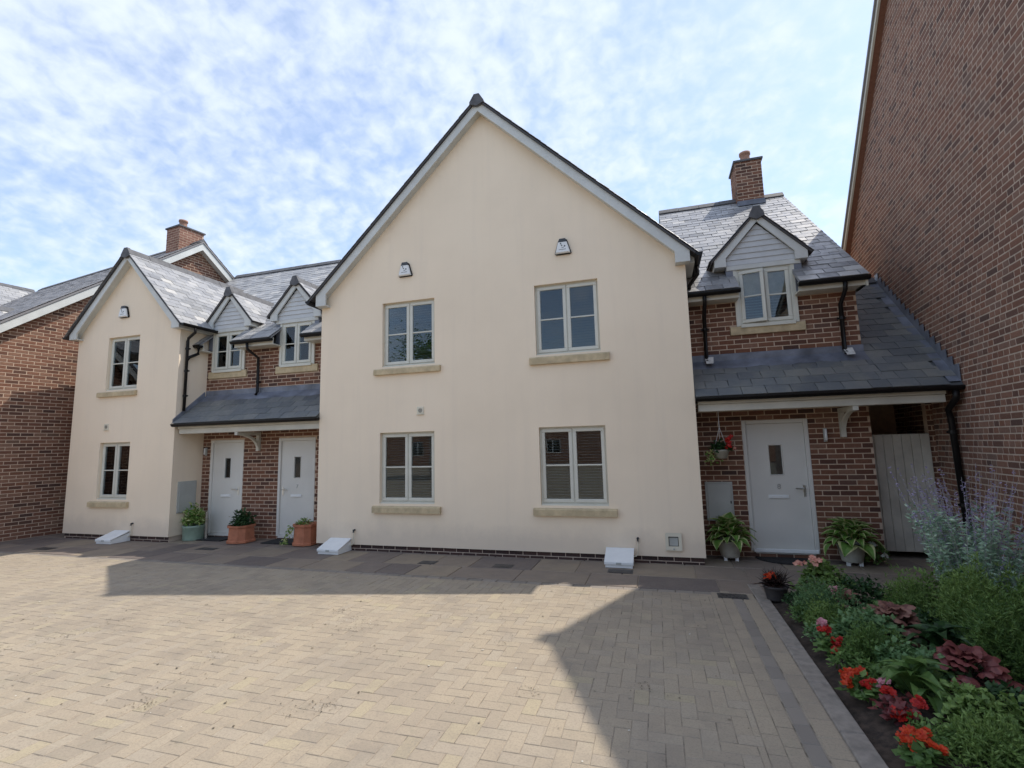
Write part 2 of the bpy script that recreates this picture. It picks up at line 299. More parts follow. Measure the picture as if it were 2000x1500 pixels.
# many alike pieces on one surface: the nearest 300 become parts of their own, the rest one joined part
PCACHE = {}
class Pieces:
    def __init__(s, name, mat, parent, rest, chamfer=0.004): s.name, s.mat, s.parent, s.rest, s.c = name, mat, parent, rest, chamfer; s.p = []
    def add(s, o, U, V, W, su, sv, sn, tint): s.p.append((Vector(o), U, V, W, su, sv, sn, tint))   # o = centre of the back face
    def shape(s, su, sv, sn):
        a, b, c = su/2, sv/2, min(s.c, su/4, sv/4, sn*0.8); q = [(-1,-1),(1,-1),(1,1),(-1,1)]
        vs = [(x*a, y*b, 0) for x, y in q]+[(x*a, y*b, sn-c) for x, y in q]+[(x*(a-c), y*(b-c), sn) for x, y in q]
        fs = [(8,9,10,11)]
        for i in range(4):
            j = (i+1) % 4; fs += [(i,j,4+j,4+i),(4+i,4+j,8+j,8+i)]
        return vs, fs
    def finish(s, limit=300):
        sc = []
        for i, (o, U, V, W, su, sv, sn, ti) in enumerate(s.p):
            q = proj(o); v = -1.0
            if q and -15 < q[0] < 2015 and -15 < q[1] < 1515: v = su*sv*max(0.0, W.dot((CAM-o).normalized()))/q[2]**2
            sc.append((v, i))
        sc.sort(reverse=True); big = set(i for v, i in sc[:limit] if v > 0); mb = MB()
        for i, (o, U, V, W, su, sv, sn, ti) in enumerate(s.p):
            if i in big:
                key = (s.mat, round(su, 2), round(sv, 2), round(sn, 3), round(ti*9))
                if key not in PCACHE:
                    k = MB(); vs, fs = s.shape(key[1] or 0.01, key[2] or 0.01, sn); k.add(vs, fs, key[4]/9); PCACHE[key] = k.mesh(s.name)
                M = Matrix(((U.x,V.x,W.x,o.x),(U.y,V.y,W.y,o.y),(U.z,V.z,W.z,o.z),(0,0,0,1))) @ Matrix.Diagonal((su/(key[1] or 0.01), sv/(key[2] or 0.01), 1, 1))
                link(s.name, PCACHE[key], s.mat, s.parent, M)
            else:
                vs, fs = s.shape(su, sv, sn); mb.add([o+U*a+V*b+W*c for a, b, c in vs], fs, ti)
        if mb.v:
            r = mb.build(s.rest, s.mat, s.parent); r['kind'] = 'stuff'
EX, EY, EZ = Vector((1,0,0)), Vector((0,1,0)), Vector((0,0,1))
def jit(v, a): return v + random.uniform(-a, a)
def clip_iv(u0, u1, ivs): return [(max(u0,a), min(u1,b)) for a, b in ivs if min(u1,b)-max(u0,a) > 0.03]

def brick_face(P, org, U, W, ivs_at, z0, z1, pitch=0.072, blen=0.215, joint=0.0135, bond='stretcher', proud=0.0035, tint=None):
    """Courses of bricks; ivs_at(z) gives the open intervals along U at height z (above org.z)."""
    k = 0; z = z0; org = Vector(org)
    while z < z1-0.02:
        ivs = ivs_at(z+pitch/2); lo = min([a for a, b in ivs], default=0); hi = max([b for a, b in ivs], default=0)
        if bond == 'stretcher': u = lo//blen*blen - blen + (blen/2 if k % 2 else 0)
        else: u = lo//blen*blen - blen*2 + (k*0.37*blen) % (blen*2)
        i = 0
        while u < hi:
            if bond == 'stretcher': ln = blen
            else: ln = blen if (i+k*2) % 5 == 0 or random.random() < 0.06 else blen/2; i += 1
            for a, b in clip_iv(u+joint/2, u+ln-joint/2, ivs):
                ti = random.betavariate(1.25, 1.25) if tint is None else tint()
                P.add(org+U*((a+b)/2)+EZ*(z+pitch/2), U, W.cross(U), W, b-a, pitch-joint+random.uniform(-.001,.001), proud+random.uniform(-.0009,.0012), ti)
            u += ln
        z += pitch; k += 1

def slates(P, org, U, V, ulen, vlen, wid=0.26, exp=0.19, inside=None, tmin=0.0):
    """Slates on the plane org + u*U + v*V; V points up the slope."""
    n = U.cross(V).normalized(); rows = int(vlen/exp)+1
    for r in range(rows):
        u = -wid*(0.5 if r % 2 else 0.0)-jit(0.0, 0.01)
        while u < ulen:
            a, b = max(u, 0), min(u+wid-0.006, ulen)
            if b-a > 0.04:
                v0 = r*exp - 0.02 + random.uniform(-0.004, 0.004); v1 = min(v0+exp*1.35, vlen)
                if v1-v0 > 0.05 and (inside is None or inside((a+b)/2, (v0+v1)/2)):
                    tilt = 0.035+random.uniform(-.008, .008); Vt = (V - n*tilt).normalized(); Wt = U.cross(Vt).normalized()
                    o = org + U*((a+b)/2) + V*((v0+v1)/2) + n*(0.016+random.uniform(-.002, .003))
                    P.add(o, U, Vt, Wt, b-a, v1-v0, 0.007, min(1, max(tmin, random.gauss(0.5, 0.22))))
            u += wid

def holes_minus(lo, hi, z, holes):
    ivs = [(lo, hi)]
    for (a, b, c, d) in holes:
        if c < z < d:
            nx = []
            for p, q in ivs:
                if b <= p or a >= q: nx.append((p, q)); continue
                if a > p: nx.append((p, a))
                if b < q: nx.append((b, q))
            ivs = nx
    return ivs
def wall_front(mb, x0, x1, z0, top, holes, y, depth):
    """Front skin in plane Y=y with rectangular openings and reveals; top = [(x, z), ...]"""
    def T(x):
        for (a, za), (b, zb) in zip(top, top[1:]):
            if a-1e-6 <= x <= b+1e-6: return za+(zb-za)*(x-a)/(b-a)
        return top[-1][1]
    xs = sorted(set([x0, x1]+[p[0] for p in top]+[h[0] for h in holes]+[h[1] for h in holes]))
    for a, b in zip(xs, xs[1:]):
        m = (a+b)/2; hs = sorted([h for h in holes if h[0] < m < h[1]], key=lambda h: h[2]); z = z0
        for h in hs:
            if h[2] > z: mb.face([(a,y,z),(b,y,z),(b,y,h[2]),(a,y,h[2])])
            z = h[3]
        mb.face([(a,y,z),(b,y,z),(b,y,T(b)),(a,y,T(a))])
    for a, b, c, d in holes:
        y2 = y+depth
        mb.face([(a,y,c),(a,y2,c),(a,y2,d),(a,y,d)]); mb.face([(b,y,c),(b,y,d),(b,y2,d),(b,y2,c)])
        mb.face([(a,y,d),(a,y2,d),(b,y2,d),(b,y,d)]); mb.face([(a,y,c),(b,y,c),(b,y2,c),(a,y2,c)])
def shell(mb, x0, x1, y0, y1, z0, top):
    """The other three walls of a house."""
    mb.face([(x0,y0,z0),(x0,y0,top[0][1]),(x0,y1,top[0][1]),(x0,y1,z0)]); mb.face([(x1,y0,z0),(x1,y1,z0),(x1,y1,top[-1][1]),(x1,y0,top[-1][1])])
    mb.face([(x1,y1,z0),(x0,y1,z0)]+[(x,y1,z) for x, z in top])

def casement(mb, x0, x1, z0, z1, y, fr=0.052, th=0.045, bar=True):
    mb.bbox(x0, x1, y, y+th, z1-fr, z1); mb.bbox(x0, x1, y, y+th, z0, z0+fr)
    mb.bbox(x0, x0+fr, y+0.001, y+th, z0+fr, z1-fr); mb.bbox(x1-fr, x1, y+0.001, y+th, z0+fr, z1-fr)
    if bar:
        zm = (z0+z1)/2; mb.bbox(x0+fr, x1-fr, y+0.008, y+th-0.004, zm-0.011, zm+0.011, 0.004)
def window(parent, x0, x1, z0, z1, y, blind='full', sill=None, opened=False, sill_mat='stone_sill', slat='blind'):
    """Two-light casement window whose frame face stands at y."""
    fo = 0.034; xm = (x0+x1)/2; mb = MB()
    mb.box(x0, x1, y+0.012, y+0.075, z1-fo, z1); mb.box(x0, x1, y+0.012, y+0.075, z0, z0+fo+0.012)
    mb.box(x0, x0+fo, y+0.013, y+0.075, z0+fo+0.012, z1-fo); mb.box(x1-fo, x1, y+0.013, y+0.075, z0+fo+0.012, z1-fo)
    mb.box(xm-0.017, xm+0.017, y+0.014, y+0.075, z0+fo+0.012, z1-fo)
    mb.box(x0, x1, y-0.03, y+0.012, z0-0.028, z0+0.02)          # nosing of the frame sill
    fr = mb.build('window', 'frame_sage', parent)
    zs, ze = z0+fo+0.006, z1-fo+0.008
    for i, (a, b) in enumerate(((x0+fo-0.008, xm-0.006), (xm+0.006, x1-fo+0.008))):
        cm = MB(); casement(cm, a, b, zs, ze, y-0.004)
        M = Matrix.Identity(4)
        if opened and i == 0: M = Matrix.Translation((a, y, 0)) @ Matrix.Rotation(R(-13), 4, 'Z') @ Matrix.Translation((-a, -y, 0))
        c = link('casement', cm.mesh('casement'), 'frame_sage', fr, M)
        zm = (zs+ze)/2
        for (p, q) in ((zs+0.045, zm-0.006), (zm+0.006, ze-0.045)):
            g = MB(); g.box(a+0.045, b-0.045, y+0.016, y+0.022, p, q); link('pane', g.mesh('pane'), 'glass', fr, M)
    if blind:
        bm = MB(); z = z1-0.05; yb = y+0.12
        zend = {'full': z0+0.05, 'half': z0+(z1-z0)*0.5, 'low': z0+0.05}[blind]
        while z > zend:
            bm.face([(x0+0.03, yb-0.014, z-0.0035), (x1-0.03, yb-0.014, z-0.0035), (x1-0.03, yb+0.014, z+0.0075), (x0+0.03, yb+0.014, z+0.0075)]); z -= 0.042
        bm.box(x0+0.03, x1-0.03, yb-0.02, yb+0.02, z1-0.045, z1-0.02)
        bm.build('blind', slat, fr)
    if sill:
        sx0, sx1, sz0, sz1, sy0 = sill; sm = MB()
        sm.prism_yz([(sy0, sz0), (sy0, sz1-0.03), (sy0+0.012, sz1-0.012), (y+0.02, sz1), (y+0.02, sz0)], sx0, sx1)
        sm.build('sill', sill_mat, fr)
    return fr
def door(parent, x0, x1, z0, z1, y, glass, slot, hside, num=None, lite_frost=None):
    """Flat composite door: frame, leaf with a small light, letter plate, lever handle."""
    f = MB(); w_ = 0.055
    f.bbox(x0, x0+w_, y-0.01, y+0.06, z0, z1); f.bbox(x1-w_, x1, y-0.01, y+0.06, z0, z1); f.bbox(x0+w_, x1-w_, y-0.009, y+0.06, z1-w_, z1)
    f.box(x0+w_, x1-w_, y-0.02, y+0.07, z0-0.03, z0+0.018)
    fr = f.build('door', 'door_grey', parent)
    gx0, gx1, gz0, gz1 = glass; lf = MB(); a, b, c, d = x0+w_+0.003, x1-w_-0.003, z0+0.022, z1-w_-0.003
    wall_front(lf, a, b, c, [(a, d), (b, d)], [glass], y+0.02, 0.045)
    lf.build('door_leaf', 'door_grey', fr)
    g = MB(); g.box(gx0, gx1, y+0.035, y+0.04, gz0, gz1); g.build('pane', 'glass', fr)
    bd = MB(); e = 0.016
    bd.bbox(gx0-e, gx1+e, y+0.011, y+0.021, gz1, gz1+e); bd.bbox(gx0-e, gx1+e, y+0.011, y+0.021, gz0-e, gz0)
    bd.bbox(gx0-e, gx0, y+0.0115, y+0.021, gz0, gz1); bd.bbox(gx1, gx1+e, y+0.0115, y+0.021, gz0, gz1); bd.build('glazing_bead', 'door_grey', fr)
    if lite_frost: lite_frost_mb = MB(); lite_frost_mb.box(gx0, gx1, y+0.07, y+0.075, gz0, gz0+(gz1-gz0)*lite_frost); lite_frost_mb.build('net_curtain', 'plastic_white', fr)
    sx0, sx1, sz = slot; s = MB(); s.bbox(sx0, sx1, y+0.006, y+0.02, sz-0.026, sz+0.026, 0.004); s.bbox(sx0+0.02, sx1-0.02, y-0.001, y+0.006, sz-0.016, sz+0.017, 0.003)
    s.build('letter_plate', 'plastic_white', fr)
    hx = x1-w_-0.06 if hside > 0 else x0+w_+0.06; hz = z0+0.87; h = MB()
    h.bbox(hx-0.016, hx+0.016, y+0.009, y+0.02, hz-0.11, hz+0.05, 0.004); h.tube([(hx, y+0.015, hz), (hx, y-0.035, hz), (hx-0.02*hside, y-0.04, hz), (hx-0.12*hside, y-0.04, hz+0.004)], 0.009, 8)
    h.build('door_handle', 'metal_chrome', fr)
    if num:
        cu = bpy.data.curves.new('door_number', 'FONT'); cu.body = num; cu.size = 0.1; cu.extrude = 0.003; cu.align_x = 'CENTER'
        to = bpy.data.objects.new('tmp', cu); COL.objects.link(to); bpy.context.view_layer.update()
        me = bpy.data.meshes.new_from_object(to.evaluated_get(bpy.context.evaluated_depsgraph_get())); bpy.data.objects.remove(to)
        link('door_number', me, 'number_grey', fr, Matrix.Translation(((gx0+gx1)/2+0.01, y+0.016, gz0-0.2)) @ Matrix.Rotation(R(90), 4, 'X'))
    return fr
def bargeboards(parent, xl, xc, xr, za, slope, zb, boxw, wv, y0, y1, mat='board_white'):
    """Pair of raking boards with boxed ends, in the plane y0..y1; za = top of boards at xc."""
    for sgn, xe in ((-1, xl), (1, xr)):
        h = abs(xe-xc); zt = za-slope*h; xi = xe-sgn*boxw; zi = za-wv-slope*(h-boxw)
        pts = [(xc, za), (xe, zt), (xe, zb), (xi, zb), (xi, min(zi, zt)), (xc, za-wv)]
        if sgn > 0: pts = pts[::-1]
        mb = MB(); mb.prism_xz(pts, y0, y1); mb.build('bargeboard', mat, parent)
def ridge_x(parent, xa, xb, y, z, mat='ridge_tile'):      # ridge tiles running along X
    n = max(1, round((xb-xa)/0.43)); L_ = (xb-xa)/n
    me = MB(); me.prism_yz([(-0.13, -0.085), (-0.03, 0.03), (0.03, 0.03), (0.13, -0.085), (0.115, -0.105), (0, 0.005), (-0.115, -0.105)], 0.003, L_-0.003); me = me.mesh('ridge_tile')
    for i in range(n): link('ridge_tile', me, mat, parent, Matrix.Translation((xa+i*L_, y, z+random.uniform(-.004, .004))))
def ridge_y(parent, x, ya, yb, z, slope=1.0, mat='ridge_tile', cap=True, w_=0.13):
    n = max(1, round((yb-ya)/0.43)); L_ = (yb-ya)/n; k = slope*w_
    me = MB(); me.prism_xz([(-w_, -k+0.02), (-0.035, 0.035), (0.035, 0.035), (w_, -k+0.02), (w_-0.02, -k), (0, 0.005), (-w_+0.02, -k)], 0.003, L_-0.003); me = me.mesh('ridge_tile')
    for i in range(n): link('ridge_tile', me, mat, parent, Matrix.Translation((x, ya+i*L_, z+random.uniform(-.004, .004))))
    if cap:
        c = MB(); c.prism_xz([(x-w_-0.005, z-k-0.005), (x-w_-0.005, z-k+0.03), (x-0.045, z+0.045), (x+0.045, z+0.045), (x+w_+0.005, z-k+0.03), (x+w_+0.005, z-k-0.005), (x, z-k-0.05)], ya-0.012, ya+0.05); c.build('ridge_end', mat, parent)
def slab_roof(parent, pts, th, mat, name='roof'):          # pts: 4 corners of the upper face, thickened downwards
    mb = MB(); mb.prism(pts, (0, 0, -th)); return mb.build(name, mat, parent)
def gutter_x(parent, xa, xb, y, z, r=0.052):
    mb = MB(); prof = [(y+r*math.cos(a), z+r*math.sin(a)) for a in [math.pi*(1+i/8) for i in range(9)]]; prof += [(p[0]+(y-p[0])*0.1, p[1]) for p in prof[::-1]]
    mb.prism_yz(prof, xa, xb); mb.box(xa, xb, y-r-0.006, y-r+0.004, z-0.012, z+0.006)
    mb.prism_yz(prof[:9], xa-0.006, xa+0.002); mb.prism_yz(prof[:9], xb-0.002, xb+0.006)
    return mb.build('gutter', 'plastic_black', parent)
def gutter_y(parent, x, ya, yb, z, r=0.052):
    mb = MB(); prof = [(x+r*math.cos(a), z+r*math.sin(a)) for a in [math.pi*(1+i/8) for i in range(9)]]; prof += [(p[0]+(x-p[0])*0.1, p[1]) for p in prof[::-1]]
    mb.prism_xz(prof, ya, yb); mb.prism_xz(prof[:9], ya-0.006, ya+0.002); return mb.build('gutter', 'plastic_black', parent)
def downpipe(parent, path, r=0.033, clips=()):
    mb = MB(); mb.tube(path, r, 10); mb.sm = True
    d = mb.build('downpipe', 'plastic_black', parent)
    for (x, y, z) in clips:
        c = MB(); c.lathe([(r+0.001, -0.022), (r+0.009, -0.02), (r+0.009, 0.02), (r+0.001, 0.022)], (x, y, z), 12); c.box(x-0.055, x+0.055, y+0.01, y+0.03, z-0.012, z+0.012); c.build('pipe_clip', 'plastic_black', d)
    return d
def dormer(parent, xc, hw, z_end, z_ap, yb, yw, x0, x1, z0, z1, wins, right_fascia=True, shell_back=2.6, **kw):
    """Gabled half-dormer: window, boarded gable, bargeboards, little slate roof, lead cheeks."""
    slope = (z_ap-z_end-0.13)/hw; wx0, wx1 = x0-0.05, x1+0.05
    window(parent, x0, x1, z0, z1, yw-0.03, **wins)
    hd = MB(); hd.bbox(wx0-0.09, wx1+0.09, yw-0.05, yw+0.05, z1, z1+0.075); hd.build('head_board', 'board_white', parent)
    z = z1+0.075; yc = yw-0.03; zt = z_ap-0.16
    while z < zt-0.02:
        za, zb_ = z, min(z+0.088, zt); h0 = (zt-za)/slope; h1 = max(0.0, (zt-zb_)/slope); mb = MB()
        y_lo, y_hi = yc-0.02, yc-0.006
        mb.add([(xc-h0, y_lo, za), (xc+h0, y_lo, za), (xc+h1, y_hi, zb_), (xc-h1, y_hi, zb_), (xc-h0, yc+0.03, za), (xc+h0, yc+0.03, za)], [(0,1,2,3), (0,4,5,1)])
        mb.build('cladding_board', 'cladding', parent); z += 0.088
    bargeboards(parent, xc-hw, xc, xc+hw, z_ap, slope, z_end, 0.165, 0.145, yb, yb+0.03)
    # roof slopes
    zr = z_ap+0.012; e = hw+0.05
    for sg in (-1, 1):
        p = [(xc, yb-0.03, zr), (xc+sg*e, yb-0.03, zr-slope*e), (xc+sg*e, shell_back, zr-slope*e), (xc, shell_back, zr)]
        slab_roof(parent, p, 0.03, 'pot_dark', 'dormer_roof')
        U = EY if sg > 0 else -EY; V = Vector((-sg, 0, slope)).normalized(); ln = e*math.hypot(1, slope)
        org = Vector((xc+sg*e, yb-0.03 if sg > 0 else shell_back, zr-slope*e))
        P = Pieces('slate', 'slate', parent, 'slates'); slates(P, org, U, V, shell_back-yb+0.03, ln, 0.22, 0.15); P.finish(160 if sg > 0 else 0)
        fs = MB(); fs.box(min(xc+sg*hw, xc+sg*(hw-0.03)), max(xc+sg*hw, xc+sg*(hw-0.03)), yb+0.03, yb+0.75, z_end, z_end+0.13); fs.box(min(xc+sg*(hw-0.03), xc+sg*(hw-0.165)), max(xc+sg*(hw-0.03), xc+sg*(hw-0.165)), yb+0.03, yb+0.6, z_end+0.002, z_end+0.02)
        fs.build('fascia', 'board_white', parent)
        ch = MB(); xs = wx1 if sg > 0 else wx0
        ch.box(min(xs, xs+sg*0.1), max(xs, xs+sg*0.1), yw-0.035, shell_back, z0+0.45, z1+0.1); ch.build('cheek', 'lead', parent)
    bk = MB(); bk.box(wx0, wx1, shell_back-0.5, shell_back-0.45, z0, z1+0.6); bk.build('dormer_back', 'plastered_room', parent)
    jb = MB()
    for sg, xs in ((-1, x0), (1, x1)): jb.box(min(xs, xs+sg*0.055), max(xs, xs+sg*0.055), yw-0.032, yw+0.06, z0+0.0, z1)
    jb.build('jamb', 'frame_sage', parent)
    ridge_y(parent, xc, yb-0.04, shell_back, zr+0.015, slope, cap=True, w_=0.1)

# ------------------------------------------------------------------ ground
def structure(name, mb, mat): o = mb.build(name, mat); o['kind'] = 'structure'; return o
g = MB(); g.face([(-400,-400,-0.07), (400,-400,-0.07), (400,400,-0.07), (-400,400,-0.07)]); structure('ground', g, 'earth')
YK = -1.17           # front edge of the slab path
XB = 3.60            # edge of the flower bed
f = MB(); f.face([(-14, -13, -0.014), (3.03, -13, -0.014), (3.03, -5.6, -0.014), (-14, -5.6, -0.014)]); f.face([(-14, -5.6, -0.0028), (3.03, -5.6, -0.0028), (3.03, YK-0.11, -0.0028), (-14, YK-0.11, -0.0028)]); fc = structure('forecourt', f, 'joint_sand')
def in_view(x, y, mg=170):
    q = proj((x, y, 0)); return q is not None and -mg*1.6 < q[0] < 2000+mg and q[1] < 1500+mg*1.5
PW = 0.0965
P = Pieces('paver', 'paver', fc, 'pavers', 0.0025); covered = []
i0, i1, j0, j1 = int(-13/PW), int(3.03/PW), int(-7.0/PW), int((YK-0.11)/PW)
for i in range(i0, i1+1):
    for j in range(j0, j1+1):
        r = (i-j) % 4
        if r not in (0, 3): continue
        h = r == 0; a, b = (2, 1) if h else (1, 2)
        x0, y0 = i*PW, j*PW; x1, y1 = x0+a*PW, y0+b*PW
        x1 = min(x1, 3.03); y1 = min(y1, YK-0.11)
        if x1-x0 < 0.03 or y1-y0 < 0.03 or not in_view((x0+x1)/2, (y0+y1)/2): continue
        gp = 0.004; ti = random.random()**1.0
        tz = Vector((random.gauss(0, .003), random.gauss(0, .003), 1)).normalized(); U = EX - tz*EX.dot(tz); U.normalize(); V = tz.cross(U)
        aj = random.gauss(0, .006); U, V = U*math.cos(aj)+V*math.sin(aj), V*math.cos(aj)-U*math.sin(aj); gp = random.uniform(.002, .0055)
        P.add(((x0+x1)/2+random.gauss(0, .0008), (y0+y1)/2+random.gauss(0, .0008), -0.03), U, V, tz, x1-x0-gp, y1-y0-gp, 0.03+random.gauss(0, 0.0007), ti)
P.finish(300)
# the rest of the court, where single blocks are not picked apart
f = MB()
for (a, b, c, d) in ((-14, 3.03, -40, -13), (-40, -14, -40, -1.3)): f.face([(a, c, -0.004), (b, c, -0.004), (b, d, -0.004), (a, d, -0.004)])
structure('courtyard', f, 'paving_far')
f = MB(); f.face([(-14, -13, -0.010), (3.03, -13, -0.010), (3.03, -5.6, -0.010), (-14, -5.6, -0.010)]); f.face([(-14, -5.6, -0.0012), (-8.6, -5.6, -0.0012), (-14, -1.3, -0.0012)]); structure('courtyard', f, 'paving_far')
# border courses: channel along the path, border along the bed
ch = MB(); ch.face([(-12.2, YK-0.11, -0.012), (3.03, YK-0.11, -0.012), (3.03, YK, -0.012), (-12.2, YK, -0.012)]); cho = structure('channel_course', ch, 'joint_sand')
P = Pieces('channel_block', 'paver_dark', cho, 'channel_blocks', 0.006); x = -12.2
while x < 3.0: P.add((x+0.096, YK-0.055, -0.03), EX, EY, EZ, 0.187, 0.104, jit(0.026, 0.0015), random.random()); x += 0.193
P.finish(300)
bo = MB(); bo.face([(3.03, -13, -0.004), (XB-0.14, -13, -0.004), (XB-0.14, YK, -0.004), (3.03, YK, -0.004)]); boo = structure('border_course', bo, 'joint_sand')
P = Pieces('border_block', 'paver', boo, 'border_blocks', 0.005); P2 = Pieces('border_block', 'paver_dark', boo, 'border_blocks', 0.005); y = -7.2
while y < YK-0.1:
    P.add((3.03+0.05, y+0.0965, -0.03), EY, -EX, EZ, 0.188, 0.093, jit(0.03, 0.001), random.random()*0.5); P.add((3.03+0.147, y+0.19, -0.03), EY, -EX, EZ, 0.188, 0.093, jit(0.03, 0.001), random.random()*0.5)
    P2.add((3.03+0.249, y+0.05, -0.03), EY, -EX, EZ, 0.188, 0.094, jit(0.03, 0.001), random.random()); P.add((3.03+0.366, y+0.14, -0.03), EY, -EX, EZ, 0.188, 0.126, jit(0.03, 0.001), random.random()*0.3)
    y += 0.193
P.finish(220); P2.finish(220)
ke = MB(); ke.box(XB-0.139, XB-0.131, -13, -1.3, -0.05, -0.006); keo = structure('bed_kerb', ke, 'joint_sand')
P = Pieces('kerb_stone', 'kerb_concrete', keo, 'kerb_stones', 0.008); y = -8.0
while y < -1.35: P.add((XB-0.07, y+0.3, -0.05), EY, -EX, EZ, 0.594, 0.128, 0.058, random.random()); y += 0.6
P.finish(12)
# slab path, in front of the row and into the porches
sl = MB(); sl.face([(-12.2, YK, -0.011), (6.5, YK, -0.011), (6.5, 1.4, -0.011), (-12.2, 1.4, -0.011)]); slo = structure('pavement', sl, 'joint_slab')
P = Pieces('paving_slab', 'slab', slo, 'paving_slabs', 0.006); y = YK
for row, dep in enumerate((0.52, 0.63, 0.42, 0.44)):
    x = -12.2+(row % 2)*0.31
    while x < 6.4:
        wd = random.choice((0.46, 0.6, 0.62, 0.76, 0.9))
        P.add((x+wd/2, y+dep/2, -0.03), EX, EY, EZ, wd-0.011, dep-0.011, jit(0.030, 0.0015), random.random()); x += wd
    y += dep
P.finish(160)
be = MB(); nx, ny = 26, 50; bx0, bx1, by0, by1 = XB-0.01, 6.35, -9.0, -0.95
vs = []
for j in range(ny+1):
    for i in range(nx+1):
        x = bx0+(bx1-bx0)*i/nx; y = by0+(by1-by0)*j/ny; ed = min(1, (x-bx0)/0.25, (by1-y)/0.25+0.02)
        vs.append((x, y, -0.03+0.07*ed+random.uniform(-.02, .02)*ed))
be.add(vs, [(j*(nx+1)+i, j*(nx+1)+i+1, (j+1)*(nx+1)+i+1, (j+1)*(nx+1)+i) for j in range(ny) for i in range(nx)])
o = be.build('flower_bed', 'soil', None, True); o['kind'] = 'structure'

# ------------------------------------------------------------------ central gable
def gable_front(parent, xl, xr, xc, z_eave_l, z_ap, holes, yback, plinth=True):
    top = [(xl, z_eave_l), (xc, z_ap), (xr, z_eave_l)]
    mb = MB(); wall_front(mb, xl, xr, 0.1, top, holes, 0.0, 0.13); shell(mb, xl, xr, 0.0, yback, 0.1, top)
    mb.face([(xl, 0, 0.1), (xl, 0.05, 0.1), (xr, 0.05, 0.1), (xr, 0, 0.1)])
    wl = mb.build('wall', 'render_cream', parent)
    pl = MB(); pl.box(xl+0.02, xr-0.02, 0.03, yback, -0.04, 0.1); po = pl.build('plinth', 'mortar_grey', parent)
    P = Pieces('plinth_brick', 'brick_plinth', po, 'plinth_bricks', 0.003)
    brick_face(P, (0, 0.03, -0.03), EX, -EY, lambda z: [(xl+0.02, xr-0.02)], 0.0, 0.13, 0.066, 0.215, 0.011, tint=random.random); P.finish(80)
    return wl
GH = thing('gable_house', (0, 0, 0), 'large cream rendered house pair under one wide central gable', 'house')
win_up = [(-1.86, -0.88, 3.04, 4.157), (0.842, 1.833, 3.04, 4.157)]; win_dn = [(-1.89, -0.892, 0.768, 1.928), (0.847, 1.847, 0.768, 1.928)]
wall = gable_front(GH, -3.1, 3.1, 0.0, 4.36, 7.36, win_up+win_dn, 7.0)
window(GH, *win_up[0], 0.055, 'full', (-1.997, -0.768, 2.905, 3.015, -0.055)); window(GH, *win_up[1], 0.055, 'full', (0.742, 1.96, 2.89, 3.015, -0.055), slat='blind_dark')
window(GH, *win_dn[0], 0.055, 'full', (-1.998, -0.775, 0.625, 0.742, -0.06), slat='blind_dark'); window(GH, *win_dn[1], 0.055, 'full', (0.737, 1.963, 0.628, 0.742, -0.06), slat='blind_dark')
mb = MB(); mb.box(0.008, 0.016, -0.0012, 0.004, 0.1, 7.2); mb.build('movement_joint', 'render_cream', GH)
SL = 0.97
bargeboards(GH, -3.12, 0.0, 3.16, 7.43, SL, 4.20, 0.20, 0.185, -0.15, -0.12)
sf = MB()
for sg in (-1, 1):
    e = 3.12 if sg < 0 else 3.16
    sf.prism([(0, -0.12, 7.262), (sg*(e-0.02), -0.12, 7.262-SL*(e-0.02)), (sg*(e-0.02), 0.0, 7.262-SL*(e-0.02)), (0, 0.0, 7.262)], (0, 0, 0.02))
    sf.box(min(sg*e, sg*(e-0.2)), max(sg*e, sg*(e-0.2)), -0.12, 0.0, 4.20, 4.222)
    x0_, x1_ = sorted((sg*3.1, sg*(e+0.07))); sf.box(x0_, x1_, 0.0, 6.9, 4.22, 4.36)
sf.build('soffit', 'board_white', GH)
for sg in (-1, 1):
    e = 3.28; zr = 7.455
    p = [(0, -0.185, zr), (sg*e, -0.185, zr-SL*e), (sg*e, 7.1, zr-SL*e), (0, 7.1, zr)]
    slab_roof(GH, p, 0.035, 'pot_dark', 'roof')
    U = EY if sg > 0 else -EY; V = Vector((-sg, 0, SL)).normalized()
    P = Pieces('slate', 'slate', GH, 'slates'); slates(P, Vector((sg*e, -0.19 if sg > 0 else 7.1, zr-SL*e)), U, V, 7.29, e*math.hypot(1, SL), 0.3, 0.13); P.finish(0)
ridge_y(GH, 0, -0.19, 7.1, 7.475, SL, w_=0.12)
gutter_y(GH, 3.28, -0.19, 6.5, 4.30); gutter_y(GH, -3.26, -0.19, 6.5, 4.30)
o = MB(); o.tube([(3.28, 0.25, 4.27), (3.28, 0.25, 4.12), (3.16, 0.32, 3.98), (3.16, 0.34, 3.93)], 0.028, 10); o.build('downpipe', 'plastic_black', GH, True)

# ------------------------------------------------------------------ left house
LH = thing('gable_house', (-7.85, 0, 0), 'narrow cream rendered house with steep gable beside the brick building at left', 'house')
lw = [(-8.40, -7.515, 3.0, 4.12), (-8.425, -7.58, 0.785, 1.923)]
XL0, XL1, XLC = -9.30, -6.43, -7.83
gable_front(LH, XL0, XL1, XLC, 4.30, 5.80, lw, 5.0)
window(LH, *lw[0], 0.055, 'full', (-8.56, -7.49, 2.865, 2.975, -0.055)); window(LH, *lw[1], 0.055, None, (-8.57, -7.50, 0.64, 0.755, -0.06))
cu = MB()
for k in range(9):
    a = -8.40+k*0.03; cu.face([(a, 0.2+0.02*(k % 2), 0.8), (a+0.03, 0.2+0.02*((k+1) % 2), 0.8), (a+0.03, 0.2+0.02*((k+1) % 2), 1.9), (a, 0.2+0.02*(k % 2), 1.9)])
cu.build('curtain', 'curtain', LH)
SLL = 1.06
bargeboards(LH, -9.36, XLC, -6.30, 5.87, SLL, 4.13, 0.2, 0.15, -0.15, -0.12)
sf = MB()
